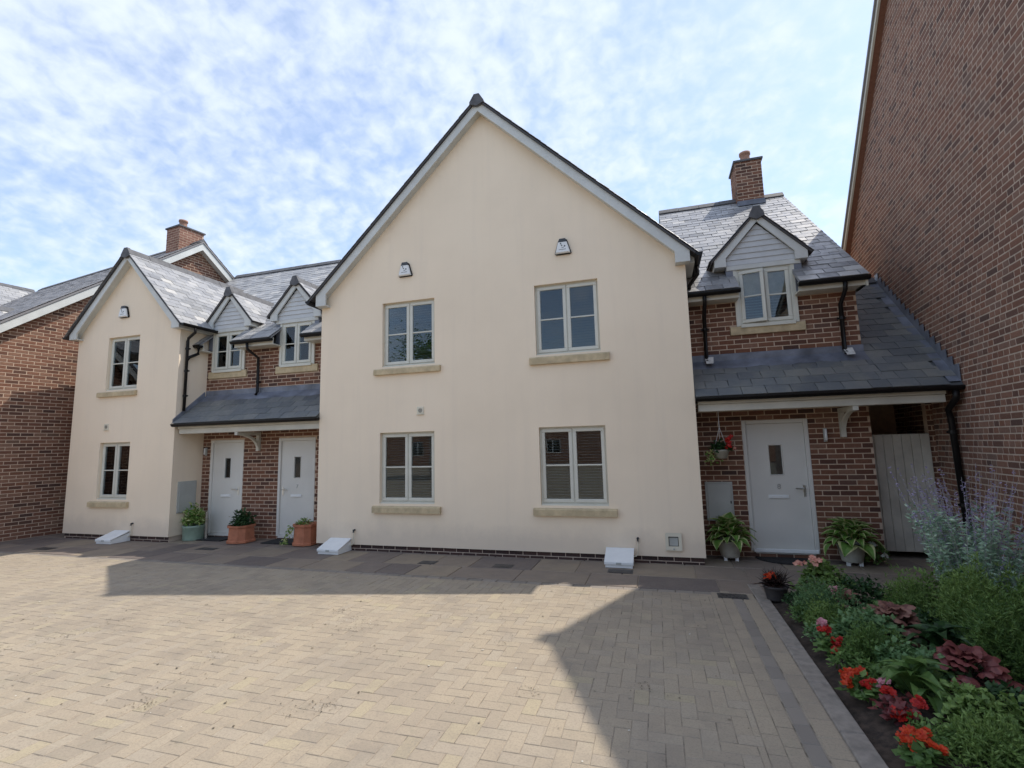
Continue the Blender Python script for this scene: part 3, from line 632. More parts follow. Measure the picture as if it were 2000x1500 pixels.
for xe in (-9.36, -6.30):
    sg = 1 if xe > XLC else -1; h = abs(xe-XLC)-0.02
    sf.prism([(XLC, -0.12, 5.735), (XLC+sg*h, -0.12, 5.735-SLL*h), (XLC+sg*h, 0, 5.735-SLL*h), (XLC, 0, 5.735)], (0, 0, 0.02))
    sf.box(min(xe, xe-sg*0.2), max(xe, xe-sg*0.2), -0.12, 1.6, 4.13, 4.15); sf.box(min(xe, xe-sg*0.02), max(xe, xe-sg*0.02), -0.12, 1.6, 4.15, 4.25)
sf.build('soffit', 'board_white', LH)
zr = 5.895
for sg, e in ((-1, 1.62), (1, 1.60)):
    p = [(XLC, -0.185, zr), (XLC+sg*e, -0.185, zr-SLL*e), (XLC+sg*e, 4.6, zr-SLL*e), (XLC, 4.6, zr)]
    slab_roof(LH, p, 0.035, 'pot_dark', 'roof')
    U = EY if sg > 0 else -EY; V = Vector((-sg, 0, SLL)).normalized()
    P = Pieces('slate', 'slate', LH, 'slates'); slates(P, Vector((XLC+sg*e, -0.2 if sg > 0 else 4.6, zr-SLL*e)), U, V, 4.8, e*math.hypot(1, SLL), 0.25, 0.135); P.finish(300 if sg > 0 else 0)
ridge_y(LH, XLC, -0.19, 3.35, 5.915, SLL, w_=0.12)
gutter_y(LH, XLC+1.64, -0.17, 1.3, 4.20); gutter_y(LH, XLC-1.66, -0.17, 1.3, 4.20)
downpipe(LH, [(-6.19, 0.12, 4.17), (-6.19, 0.12, 4.07), (-6.36, 0.12, 3.96), (-6.37, 0.12, 3.9), (-6.37, 0.12, 2.5)], 0.028, [(-6.37, 0.12, z) for z in (3.75, 3.3, 2.8)])

# ------------------------------------------------------------------ brick link with the two porch doors
YW = 0.65
def brick_wing(thing_, x0, x1, holes, ztop, bond_mat, name='wall', vis=None):
    mb = MB(); top = [(x0, ztop), (x1, ztop)]
    wall_front(mb, x0, x1, 0.0, top, holes, YW, 0.11); wl = mb.build(name, 'mortar', thing_)
    P = Pieces('brick', bond_mat, wl, 'bricks', 0.003)
    lo, hi = vis or (x0, x1)
    brick_face(P, (0, YW, 0), EX, -EY, lambda z: holes_minus(lo, hi, z, holes), 0.0, ztop-0.01); P.finish(300)
    return wl
LK = thing('brick_house', (-4.77, 0.65, 0), 'red brick recessed house front with two dormers between the cream gables', 'house')
d1 = (-6.222, -5.38, 0.06, 1.915); d2 = (-4.53, -3.68, 0.06, 1.915)
w1 = (-6.235, -5.495, 3.34, 4.16); w2 = (-4.52, -3.80, 3.34, 4.20)
sil1 = (-6.37, -5.38, 3.19, 3.34); sil2 = (-4.66, -3.66, 3.19, 3.34)
hl = [d1, d2, (w1[0]-0.05, w1[1]+0.05, 3.34, 4.3), (w2[0]-0.05, w2[1]+0.05, 3.34, 4.3), (*sil1[:2], 3.19, 3.34), (*sil2[:2], 3.19, 3.34)]
brick_wing(LK, -6.43, -3.1, hl, 3.80, 'brick_house', vis=(-6.43, -3.3))
door(LK, *d1, YW, (-5.86, -5.72, 1.16, 1.545), (-5.93, -5.68, 0.80), 1, None, 0.62)
door(LK, *d2, YW, (-4.17, -4.03, 1.155, 1.545), (-4.23, -3.98, 0.81), -1, '7')
for s_, w_ in ((sil1, w1), (sil2, w2)): m_ = MB(); m_.bbox(s_[0]+0.004, s_[1]-0.004, YW-0.035, YW+0.1, s_[2]+0.004, s_[3]-0.004); m_.build('sill', 'stone_sill', LK)
RS, RY0, RZ0, RRY = 0.82, 0.33, 3.88, 3.95          # main slate roof of the row: slope, eaves line, ridge
def zroof(y): return RZ0+RS*(y-RY0)
def terrace_roof(parent, xa, xb, segs, n_each, ins=None):
    slab_roof(parent, [(xa, 1.05, zroof(1.05)), (xb, 1.05, zroof(1.05)), (xb, RRY, zroof(RRY)), (xa, RRY, zroof(RRY))], 0.03, 'slate', 'roof')
    slab_roof(parent, [(xa, RRY, zroof(RRY)), (xb, RRY, zroof(RRY)), (xb, 2*RRY-RY0, RZ0), (xa, 2*RRY-RY0, RZ0)], 0.03, 'slate', 'roof')
    V = Vector((0, 1, RS)).normalized(); k = math.hypot(1, RS)
    P = Pieces('slate', 'slate', parent, 'slates')
    for (a, b) in segs:
        slab_roof(parent, [(a, RY0, RZ0), (b, RY0, RZ0), (b, 1.06, zroof(1.06)), (a, 1.06, zroof(1.06))], 0.03, 'slate', 'eaves')
        slates(P, Vector((a, RY0-0.02, RZ0-0.016)), EX, V, b-a, 0.74*k, 0.25, 0.17)
        fs = MB(); fs.box(a, b, RY0+0.06, RY0+0.08, RZ0-0.135, RZ0+0.0); fs.box(a, b, RY0+0.08, YW+0.05, RZ0-0.135, RZ0-0.115); fs.build('fascia', 'board_cream', parent)
        gutter_x(parent, a-0.01, b+0.01, RY0-0.0, RZ0-0.03)
    slates(P, Vector((xa, 1.05, zroof(1.05))), EX, V, xb-xa, (RRY-1.05)*k, 0.25, 0.17, ins); P.finish(n_each)
    ridge_x(parent, xa, xb, RRY, zroof(RRY)+0.05)
terrace_roof(LK, -9.25, -2.9, [(-6.42, -6.28), (-5.47, -4.53), (-3.80, -3.1)], 300)
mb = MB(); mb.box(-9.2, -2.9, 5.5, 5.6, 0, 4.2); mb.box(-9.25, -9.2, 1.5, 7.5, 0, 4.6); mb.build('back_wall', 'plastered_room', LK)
dormer(LK, -5.83, 0.58, 4.23, 5.02, 0.55, YW, *w1, dict(blind=None))
dormer(LK, -4.165, 0.60, 4.26, 5.05, 0.55, YW, *w2, dict(blind=None))
# porch canopy
def canopy(parent, xa, xb, ya, za, slope, yt, mat, n, lead=True, bracket=None, beam_to=None, wid=0.28, exp=0.185):
    slab_roof(parent, [(xa, ya, za), (xb, ya, za), (xb, yt, za+slope*(yt-ya)), (xa, yt, za+slope*(yt-ya))], 0.03, mat, 'canopy_roof')
    V = Vector((0, 1, slope)).normalized(); k = math.hypot(1, slope)
    P = Pieces('slate', mat, parent, 'slates', 0.003); slates(P, Vector((xa, ya-0.02, za-0.016)), EX, V, xb-xa, (yt-ya-(0.12 if lead else 0))*k, wid, exp); P.finish(n)
    if lead:
        z1 = za+slope*(yt-ya); m = MB(); h = 0.02
        pts = []
        for i in range(25):
            x = xa+(xb-xa)*i/24; pts.append((x, random.uniform(-.02, .02)))
        for (x, a), (x2, b) in zip(pts, pts[1:]):
            y1, y2 = yt-0.17+a, yt-0.17+b; zz1, zz2 = za+slope*(y1-ya)+0.028, za+slope*(y2-ya)+0.028
            m.face([(x, y1, zz1), (x2, y2, zz2), (x2, yt-0.012, z1+0.03), (x, yt-0.012, z1+0.03)]); m.face([(x, yt-0.012, z1+0.03), (x2, yt-0.012, z1+0.03), (x2, yt-0.012, z1+0.13), (x, yt-0.012, z1+0.13)])
        m.build('flashing', 'lead', parent)
    bt = beam_to or xb
    b = MB(); b.bbox(xa+0.03, bt, ya+0.07, ya+0.1, za-0.115, za-0.045); b.bbox(xa+0.03, bt, ya+0.10, ya+0.2, za-0.215, za-0.115); b.box(xa+0.02, bt, ya+0.2, yt, za-0.10, za-0.085); b.build('beam', 'board_cream', parent)
    gutter_x(parent, xa, xb, ya-0.005, za-0.03)
    if bracket:
        x, zb = bracket; m = MB(); w_ = 0.032; zt = za-0.215; n_ = 10
        m.box(x-w_, x+w_, yt-0.06, yt-0.0, zb, zt); m.box(x-w_, x+w_, ya+0.11, yt-0.06, zt-0.06, zt-0.001)
        ys = ya+0.13; path = [(yt-0.06-(yt-0.06-ys)*(1-math.cos(i/n_*math.pi/2)), zb+0.03+(zt-0.06-zb-0.03)*math.sin(i/n_*math.pi/2)) for i in range(n_+1)]
        for (y1, z1), (y2, z2) in zip(path, path[1:]):
            m.add([(x-w_*.8, y1, z1), (x+w_*.8, y1, z1), (x+w_*.8, y2, z2), (x-w_*.8, y2, z2), (x-w_*.8, y1+0.05, z1+0.02), (x+w_*.8, y1+0.05, z1+0.02), (x+w_*.8, y2+0.05, z2+0.02), (x-w_*.8, y2+0.05, z2+0.02)],
                  [(0,1,2,3), (4,7,6,5), (0,3,7,4), (1,5,6,2)])
        m.build('bracket', 'board_cream', parent)
canopy(LK, -6.42, -3.1, -0.04, 2.26, 0.8, YW, 'slate_dark', 200, True, (-5.0, 1.68), -3.12)
mb = MB(); mb.prism_yz([(-0.06, 2.25), (-0.06, 2.33), (YW-0.05, 2.92), (YW-0.05, 2.8)], -6.425, -6.40); mb.build('side_flashing', 'lead', LK)
downpipe(LK, [(-5.1, RY0, RZ0-0.08), (-5.1, RY0+0.02, RZ0-0.2), (-5.05, YW-0.07, RZ0-0.34), (-5.05, YW-0.06, 2.85), (-5.05, YW-0.1, 2.79)], 0.028, [(-5.05, YW-0.06, 3.05)])
downpipe(LK, [(-6.33, RY0, RZ0-0.08), (-6.33, RY0, RZ0-0.2), (-6.36, 0.16, RZ0-0.3), (-6.37, 0.12, RZ0-0.36)], 0.03)

# ------------------------------------------------------------------ brick wing at right, porch, side gate
RH = thing('brick_house', (4.2, 0.65, 0), 'red brick house front with one dormer and slate porch right of the central gable', 'house')
XR = 5.40
dr = (3.765, 4.63, 0.09, 1.946); wr = (3.87, 4.60, 3.36, 4.23); silr = (3.717, 4.735, 3.225, 3.36)
hr = [dr, (wr[0]-0.05, wr[1]+0.05, 3.36, 4.4), (*silr[:2], silr[2], silr[3])]
brick_wing(RH, 3.1, XR, hr, 3.80, 'brick_house')
mb = MB(); mb.face([(XR, YW, 0), (XR, 7.5, 0), (XR, 7.5, 3.9), (XR, RRY, 6.8), (XR, YW, 3.9)]); mb.box(3.0, XR, 5.5, 5.6, 0, 4.2); mb.build('side_wall', 'mortar', RH)
door(RH, *dr, YW, (4.105, 4.265, 1.157, 1.575), (4.05, 4.31, 0.845), 1, '8')
m_ = MB(); m_.bbox(silr[0]+0.004, silr[1]-0.004, YW-0.035, YW+0.1, silr[2]+0.004, silr[3]-0.004); m_.build('sill', 'stone_sill', RH)
m_ = MB(); m_.bbox(3.79, 4.61, YW-0.05, YW-0.021, 0.08, 0.13); m_.build('threshold', 'plastic_white', RH)
XV = 5.46
terrace_roof(RH, 2.9, XV, [(3.13, 3.84), (4.62, XV)], 300)
m_ = MB(); m_.prism([(XV, RY0+0.02, RZ0-0.02), (XV, RRY, zroof(RRY)-0.02), (XV, RRY, zroof(RRY)-0.16), (XV, RY0+0.02, RZ0-0.16)], (-0.03, 0, 0)); m_.box(XR, XV, RY0+0.08, YW+0.3, RZ0-0.135, RZ0-0.11); m_.build('bargeboard', 'board_cream', RH)
dormer(RH, 4.195, 0.635, 4.285, 5.085, 0.55, YW, *wr, dict(blind='full', opened=True))
YC, ZC, SC = -0.03, 2.285, 0.8
def wall_x(y): return 6.17+0.1*y           # the tall brick wall on the right stands slightly askew
canopy(RH, 3.11, XR+0.02, YC, ZC, SC, YW, 'slate_dark', 150, True, (5.05, 1.67), 6.02, 0.3, 0.19)
# lean-to roof between the wing and the tall wall
YT = 2.55; V = Vector((0, 1, SC)).normalized(); kk = math.hypot(1, SC)
slab_roof(RH, [(XR+0.02, YC, ZC), (wall_x(YC), YC, ZC), (wall_x(YT), YT, ZC+SC*(YT-YC)), (XR+0.02, YT, ZC+SC*(YT-YC))], 0.03, 'slate_dark', 'lean_to_roof')
P = Pieces('slate', 'slate_dark', RH, 'slates', 0.003); slates(P, Vector((XR+0.02, YC-0.02, ZC-0.016)), EX, V, 1.12, (YT-YC)*kk, 0.3, 0.19, lambda u, v: XR+0.02+u < wall_x(YC+v/kk)-0.06); P.finish(120)
gutter_x(RH, XR+0.01, wall_x(0)-0.02, YC-0.005, ZC-0.03)
ridge_x(RH, 5.47, wall_x(YT)-0.05, YT, ZC+SC*(YT-YC)+0.06)
fl = MB(); n_ = 18
for i in range(n_):                        # stepped lead flashing up the tall wall
    y0, y1 = YC+(YT-YC)*i/n_, YC+(YT-YC)*(i+1)/n_
    zf = lambda y: ZC+SC*(y-YC)+0.03
    for (a, b) in ((y0, y1),): fl.face([(wall_x(a)-0.14, a, zf(a)), (wall_x(b)-0.14, b, zf(b)), (wall_x(b)-0.02, b, zf(b)), (wall_x(a)-0.02, a, zf(a))]); fl.prism([(wall_x(a)-0.022, a, zf(a)-0.02), (wall_x(b)-0.022, b, zf(b)-0.02), (wall_x(b)-0.022, b, zf(b)+0.1), (wall_x(a)-0.022, a, zf(b)+0.1)], (0.006, 0, 0))
fl.build('flashing', 'lead', RH)
for x in (3.36, 5.18):
    downpipe(RH, [(x, RY0, RZ0-0.08), (x, RY0+0.02, RZ0-0.18), (x, YW-0.06, RZ0-0.33), (x-0.01, YW-0.06, 2.90), (x-0.01, YW-0.12, 2.84)], 0.029, [(x, YW-0.06, 3.35)])
    m_ = MB(); m_.add([(x-0.03, YW-0.2, 2.80), (x+0.07, YW-0.2, 2.80), (x+0.09, YW-0.05, 2.92), (x-0.03, YW-0.05, 2.92)], [(0, 1, 2, 3)]); m_.build('mortar_patch', 'mortar_bed', RH)
downpipe(RH, [(6.08, YC, ZC-0.08), (6.08, YC, ZC-0.17), (6.10, YC+0.25, ZC-0.3), (6.13, YC+0.28, ZC-0.42), (6.15, YC+0.28, 0.03)], 0.036, [(6.13, YC+0.28, 1.7), (6.14, YC+0.28, 0.8)])
# side passage: piers, dark void and gate
pz = MB(); pz.box(6.19, 6.34, 0.96, 1.06, 0, 2.5); pw = pz.build('gate_pier', 'mortar', RH)
P = Pieces('brick', 'brick_house', pw, 'bricks', 0.003); brick_face(P, (0, 0.96, 0), EX, -EY, lambda z: [(6.19, 6.34)], 0, 2.5); P.finish(40)
pz = MB(); pz.box(XR-0.09, XR-0.002, YW+0.12, 1.06, 0, 2.6); pz.build('gate_pier', 'mortar', RH)
pz = MB(); pz.box(XR-0.05, 6.6, 2.45, 2.5, 0, 4.3); pz.build('passage_light_stop', 'mortar', RH)  # added panel: stops light leaking in, keeps the gap above the gate dark
GT = thing('garden_gate', (5.8, 0.95, 0), 'tall grey boarded gate under the porch roof beside the tall brick wall', 'gate')
x = 5.41; nb = 7; bw = (6.185-5.41)/nb
for i in range(nb):
    m_ = MB(); m_.bbox(x+0.002, x+bw-0.002, 0.93+random.uniform(0, .003), 0.955, 0.085, 1.69, 0.006); m_.build('board', 'gate_grey', GT); x += bw
m_ = MB(); m_.box(5.42, 6.18, 0.956, 0.99, 0.3, 0.4); m_.box(5.42, 6.18, 0.956, 0.99, 1.4, 1.5); m_.build('rail', 'gate_grey', GT)
m_ = MB(); m_.tube([(5.45, 0.93, 0.98), (5.45, 0.895, 0.98)], 0.012, 8); m_.lathe([(0.0, -0.03), (0.022, -0.028), (0.03, 0), (0.022, 0.028), (0, 0.03)], (5.45, 0.885, 0.98), 12); m_.build('knob', 'plastic_black', GT)

def chimney(parent, x0, x1, y0, y1, z0, z1, rot=0, c=None, mat='brick_house', fine=True):
    M = Matrix.Identity(4) if c is None else Matrix.Translation(c) @ Matrix.Rotation(rot, 4, 'Z')
    m = MB(); m.box(x0, x1, y0, y1, z0, z1); st = link('chimney', m.mesh('chimney'), 'mortar', parent, M)
    P = Pieces('brick', mat, st, 'bricks', 0.003); R3 = M.to_3x3()
    for (o, U, W, ln) in (((x0, y0, 0), EX, -EY, x1-x0), ((x0, y1, 0), -EY, -EX, y1-y0), ((x1, y0, 0), EY, EX, y1-y0)):
        brick_face(P, M @ Vector(o), R3 @ U, R3 @ W, lambda z, ln=ln: [(0, ln)], z0, z1); 
    P.finish(150)
    m = MB(); m.box(x0-0.035, x1+0.035, y0-0.035, y1+0.035, z1, z1+0.04); m.box(x0+0.05, x1-0.05, y0+0.05, y1-0.05, z1+0.04, z1+0.06); link('chimney_cap', m.mesh('cap'), 'ridge_tile', st, M)
    m = MB(); cx, cy = x0*0.5+x1*0.5, y0*0.62+y1*0.38; m.lathe([(0.11, z1+0.03), (0.12, z1+0.10), (0.10, z1+0.13), (0.095, z1+0.26), (0.115, z1+0.27), (0.115, z1+0.32), (0.09, z1+0.32), (0.08, z1+0.1)], (cx, cy, 0), 18); link('chimney_pot', m.mesh('pot', True), 'terracotta_pale', st, M)
    m = MB(); m.box(x0-0.012, x1+0.012, y0-0.012, y1+0.012, z0, z0+0.1); m.box(x0-0.012, x1+0.012, y0-0.06, y0-0.012, z0-0.03, z0+0.03); link('flashing', m.mesh('fl'), 'lead', st, M)
    return st
chimney(RH, 4.52, 5.03, 3.62, 4.25, 6.62, 7.60, mat='brick_house')

# ------------------------------------------------------------------ tall brick building on the right
TB = thing('brick_building', (6.2, 0, 0), 'tall brown brick building whose bare gable wall rises along the right edge', 'building')
ang = math.atan(0.1); TU = Vector((math.sin(ang), math.cos(ang), 0)); TW = Vector((-math.cos(ang), math.sin(ang), 0)); TO = Vector((6.17, 0, 0))
T_AP, T_ZA, T_S = 0.1, 8.60, 0.83                      # ridge position along the wall, its height, roof slope
def tz_at(u): return T_ZA-T_S*abs(u-T_AP)
u0, u1 = -6.0, 6.2
def TP(u, z, d=0): return TO+TU*u+EZ*z-TW*d             # d = depth behind the face
m = MB(); outl = [TP(u0, -0.05), TP(u1, -0.05), TP(u1, tz_at(u1)), TP(T_AP, T_ZA), TP(u0, tz_at(u0))]; m.prism(outl, -TW*9.0); twall = m.build('wall', 'mortar_grey', TB)
P = Pieces('brick', 'brick_brown', twall, 'bricks', 0.003)
brick_face(P, TO, TU, TW, lambda z: [(max(-2.6, T_AP-(T_ZA-z)/T_S), min(4.9, T_AP+(T_ZA-z)/T_S))] if z < T_ZA-0.05 else [], 0.216, 9.0, 0.0725, 0.215, 0.0145, 'flemish')
P.finish(300)
P = Pieces('plinth_brick', 'brick_plinth', twall, 'plinth_bricks', 0.003); brick_face(P, TO, TU, TW, lambda z: [(-2.6, 2.0)], 0.0, 0.21, 0.0725, 0.215, 0.012, 'flemish', tint=random.random); P.finish(60)
for sg, ue in ((1, u1+0.25), (-1, u0-0.25)):
    h = abs(ue-T_AP); a = TP(T_AP, T_ZA+0.02, -0.09); b = TP(ue, T_ZA+0.02-T_S*h, -0.09)
    m = MB(); m.prism([a-EZ*0.01, b-EZ*0.01, b-EZ*0.10, a-EZ*0.10], TW*0.03); m.build('bargeboard', 'board_cream', TB)
    m = MB(); m.prism([a-EZ*0.09, b-EZ*0.09, b-EZ*0.07, a-EZ*0.07], -TW*0.10); m.build('soffit', 'brick_brown', TB)
    a = TP(T_AP, T_ZA+0.06, -0.15); b = TP(ue, T_ZA+0.06-T_S*h, -0.15)
    m = MB(); m.prism([a, b, b-TW*9.3, a-TW*9.3], (0, 0, -0.045)); m.build('roof', 'slate_far', TB)
m = MB(); a = TP(T_AP, T_ZA+0.08, -0.21); m.prism([a+TU*0.12-EZ*0.1, a+EZ*0.03, a-TU*0.12-EZ*0.1], -TW*9.3); m.build('ridge', 'ridge_tile', TB)

# ------------------------------------------------------------------ brick building on the far left
la = R(8); LU = Vector((math.sin(la), math.cos(la), 0)); LW = Vector((math.cos(la), -math.sin(la), 0)); LO = Vector((-10.05, 0.35, 0))
LB = thing('brick_building', LO, 'red brick building with gable end and chimney at the far left', 'building')
L_AP, L_ZA, L_S = 2.67, 7.48, 0.81
def LP(u, z, d=0): return LO+LU*u+EZ*z-LW*d
u0, u1 = -3.2, 7.7; lz = lambda u: L_ZA-L_S*abs(u-L_AP)
m = MB(); m.prism([LP(u0, -0.05), LP(u1, -0.05), LP(u1, lz(u1)), LP(L_AP, L_ZA), LP(u0, lz(u0))], -LW*9.0); lwall = m.build('wall', 'mortar', LB)
P = Pieces('brick', 'brick_left', lwall, 'bricks', 0.003)
brick_face(P, LO, LU, LW, lambda z: [(max(-2.6, L_AP-(L_ZA-z)/L_S), min(1.8 if z < 5.4 else 4.8, L_AP+(L_ZA-z)/L_S))] if z < L_ZA-0.1 else [], 0.0, 7.3, 0.0725, 0.215, 0.0135)
P.finish(300)
for sg, ue in ((-1, u0-0.25), (1, u1+0.25)):
    h = abs(ue-L_AP); a = LP(L_AP, L_ZA+0.1, -0.16); b = LP(ue, L_ZA+0.1-L_S*h, -0.16)
    m = MB(); m.prism([a-EZ*0.01, b-EZ*0.01, b-EZ*0.2, a-EZ*0.2], LW*0.03); m.build('bargeboard', 'board_white', LB)
    m = MB(); m.prism([a-EZ*0.185, b-EZ*0.185, b-EZ*0.16, a-EZ*0.16], -LW*0.17); m.build('soffit', 'board_white', LB)
    a = LP(L_AP, L_ZA+0.15, -0.21); b = LP(ue, L_ZA+0.15-L_S*h, -0.21)
    m = MB(); m.prism([a, b, b-LW*9.1, a-LW*9.1], (0, 0, -0.05)); m.build('roof', 'slate_far', LB)
    Vv = (a-b).normalized(); Uu = LW if sg < 0 else -LW
    P = Pieces('slate', 'slate_far', LB, 'slates'); slates(P, b if sg > 0 else b-LW*9.1, Uu, Vv, 9.1, (a-b).length, 0.27, 0.19); P.finish(200 if sg < 0 else 0)
a = LP(L_AP, L_ZA+0.2, -0.2); m = MB(); m.prism([a+LU*0.13-EZ*0.1, a+EZ*0.03, a-LU*0.13-EZ*0.1], -LW*9.0); m.build('ridge', 'ridge_tile', LB)
chimney(LB, -0.80, -0.22, -0.42, 0.26, 0.0, 1.0, -la, tuple(LP(L_AP, 7.02)), 'brick_chimney')
# its cross wing, of which only the slate roofs show
def cross_roof(u, d, zr, dx):
    dz = 0.8*dx
    for sg in (-1, 1):
        a0, a1 = LP(u, zr, d), LP(u-4.5, zr, d); m = MB(); m.prism([a0, a1, a1+LW*(sg*dx)-EZ*dz, a0+LW*(sg*dx)-EZ*dz], (0, 0, -0.05)); m.build('wing_roof', 'slate', LB)
        V = (LW*(-sg)+EZ*0.8).normalized(); P = Pieces('slate', 'slate', LB, 'slates'); org = (a1 if sg > 0 else a0)+LW*(sg*dx)-EZ*dz
        slates(P, org, LU if sg > 0 else -LU, V, 4.5, dx*math.hypot(1, 0.8), 0.25, 0.17); P.finish(0)
    a = LP(u, zr+0.03, d); m = MB(); m.prism([a+LW*0.13-EZ*0.09, a+EZ*0.04, a-LW*0.13-EZ*0.09], -LU*4.5); m.build('ridge', 'ridge_tile', LB)
cross_roof(2.6, 9.2, 7.62, 3.5); cross_roof(-0.45, 1.75, 5.1, 0.7)
# ------------------------------------------------------------------ small fixtures
def alarm(x, z, s, label):
    t_ = thing('alarm_box', (x, 0, z), label, 'alarm box', 'alarm boxes high on the gables')
    def shape(k, y0, y1, zc=0): 
        m = MB(); pts = [(-0.118*k, -0.1), (-0.10*k, -0.118), (0.10*k, -0.118), (0.118*k, -0.1), (0.062*k, 0.098), (0.045*k, 0.112), (-0.045*k, 0.112), (-0.062*k, 0.098)]
        m.prism_xz([(x+a*s, z+b*s) for a, b in pts], y0, y1); return m
    shape(1.06, -0.03, 0).build('back_plate', 'plastic_black', t_)
    c = MB(); pts = [(-0.112, -0.108), (0.112, -0.108), (0.066, 0.06), (-0.066, 0.06)]; q = [(-0.098, -0.094), (0.098, -0.094), (0.058, 0.056), (-0.058, 0.056)]
    c.prism_xz([(x+a*s, z+b*s) for a, b in pts], -0.055, -0.028)
    c.add([(x+a*s, -0.055, z+b*s) for a, b in pts]+[(x+a*s, -0.07, z+b*s) for a, b in q], [(4,5,6,7), (0,1,5,4), (1,2,6,5), (2,3,7,6), (3,0,4,7)]); co = c.build('cover', 'plastic_white', t_)
    d = MB(); d.prism_xz([(x-0.066*s, z+0.06*s), (x+0.066*s, z+0.06*s), (x+0.045*s, z+0.114*s), (x-0.045*s, z+0.114*s)], -0.062, -0.02); d.build('strobe_lens', 'dark_mark', t_)
    l = MB()                                            # two leaping figures and the line of small print below
    for (cx, cz, r) in ((-0.022, 0.032, 0.013), (0.03, -0.012, 0.013)): l.lathe([(0, 0), (r*s, 0)], (0, 0, 0), 10); 
    l = MB()
    for (cx, cz, r) in ((-0.024, 0.036, 0.011), (0.034, -0.008, 0.012)): l.face([(x+(cx+r*math.cos(a))*s, -0.0715, z+(cz+r*math.sin(a))*s) for a in [i*math.pi/5 for i in range(10)]])
    for pts in ([(-0.026, 0.024), (-0.008, 0.006), (-0.004, -0.008), (-0.016, -0.006)], [(-0.016, 0.02), (0.004, 0.008), (0.0, 0.0), (-0.01, 0.008)], [(-0.02, -0.026), (0.012, -0.034), (0.03, -0.02), (0.014, -0.022)]): l.face([(x+a*s, -0.0715, z+b*s) for a, b in pts])
    for k in range(9): l.face([(x+(-0.052+k*0.0118)*s, -0.0715, z-0.062*s), (x+(-0.044+k*0.0118)*s, -0.0715, z-0.062*s), (x+(-0.044+k*0.0118)*s, -0.0715, z-0.052*s), (x+(-0.052+k*0.0118)*s, -0.0715, z-0.052*s)])
    l.build('emblem', 'dark_mark', co)
alarm(-1.41, 4.705, 1.05, 'white alarm box on central gable, above the left upstairs window')
alarm(1.33, 4.72, 1.05, 'white alarm box on central gable, above the right upstairs window')
alarm(-7.98, 4.64, 1.05, 'white alarm box on the narrow left gable')
for x, z, lab in ((-1.137, 2.275, 'small cream square extract vent above the downstairs window of the central gable'), (-8.268, 2.245, 'small cream square extract vent on the narrow left gable')):
    t_ = thing('wall_vent', (x, 0, z), lab, 'vent', 'extract vents'); m = MB(); m.bbox(x-0.062, x+0.062, -0.014, 0, z-0.06, z+0.06, 0.005); m.box(x-0.07, x+0.07, -0.022, 0, z-0.07, z-0.06); m.build('cover_plate', 'plastic_cream', t_)
    m = MB(); n_ = 16; m.prism_xz([(x+0.036*math.cos(a), z+0.036*math.sin(a)) for a in [i*2*math.pi/n_ for i in range(n_)]], -0.018, -0.012); m.build('grille', 'dark_mark', t_)
    m = MB()
    for k in range(4): m.box(x-0.034, x+0.034, -0.022, -0.019, z-0.026+k*0.017, z-0.020+k*0.017)
    m.build('louvre', 'plastic_cream', t_)
def gasbox(x0, x1, label):
    t_ = thing('meter_box', ((x0+x1)/2, -0.16, 0), label, 'meter box', 'semi-buried gas meter boxes'); m = MB()
    y1 = 0.02; yf = -0.34; zt = 0.185
    m.add([(x0, yf, 0.005), (x1, yf, 0.005), (x1, y1, 0.005), (x0, y1, 0.005), (x0, yf, 0.07), (x1, yf, 0.07), (x1, y1-0.02, zt-0.02), (x0, y1-0.02, zt-0.02)], [(0,1,5,4), (1,2,6,5), (2,3,7,6), (3,0,4,7)]); m.build('body', 'plastic_white', t_)
    m = MB(); e = 0.012; sl_ = (zt-0.075)/(y1-yf)
    m.prism([(x0-e, yf-e, 0.068), (x1+e, yf-e, 0.068), (x1+e, y1-0.025, zt), (x0-e, y1-0.025, zt)], (0, 0, 0.016)); m.bbox(x0-e, x1+e, yf-e-0.004, yf-e+0.012, 0.045, 0.082, 0.004)
    lid = m.build('lid', 'plastic_white', t_)
    m = MB(); xc = (x0+x1)/2; m.bbox(xc-0.035, xc+0.035, yf-e-0.008, yf-e+0.01, 0.05, 0.078, 0.003); m.build('catch', 'meter_grey', lid)
    m = MB(); m.tube([(x1+0.07, -0.01, 0.33), (x1+0.07, -0.03, 0.3), (x1+0.065, -0.025, 0.13), (x1+0.04, -0.03, 0.1), (x1-0.02, -0.04, 0.09)], 0.008, 6); m.build('pipe', 'plastic_cream', t_)
    m = MB(); m.tube([(x1+0.07, 0.0, 0.335), (x1+0.07, -0.035, 0.335), (x1+0.07, -0.042, 0.30)], 0.018, 8); m.build('pipe_elbow', 'dark_mark', t_)
gasbox(1.79, 2.15, 'white wedge gas meter box at the wall foot nearest the cat flap'); gasbox(-2.80, -2.42, 'white wedge gas meter box at left foot of the central gable wall'); gasbox(-7.80, -7.42, 'white wedge gas meter box at the foot of the narrow left gable wall')
t_ = thing('cat_flap', (2.695, 0, 0.3), 'cream plastic cat flap low in the rendered wall', 'cat flap')
m = MB(); x0, x1, z0, z1 = 2.588, 2.802, 0.19, 0.425; wall_front(m, x0, x1, z0, [(x0, z1-0.015), (x0+0.015, z1), (x1-0.015, z1), (x1, z1-0.015)], [(x0+0.042, x1-0.042, z0+0.055, z1-0.05)], -0.03, 0.03)
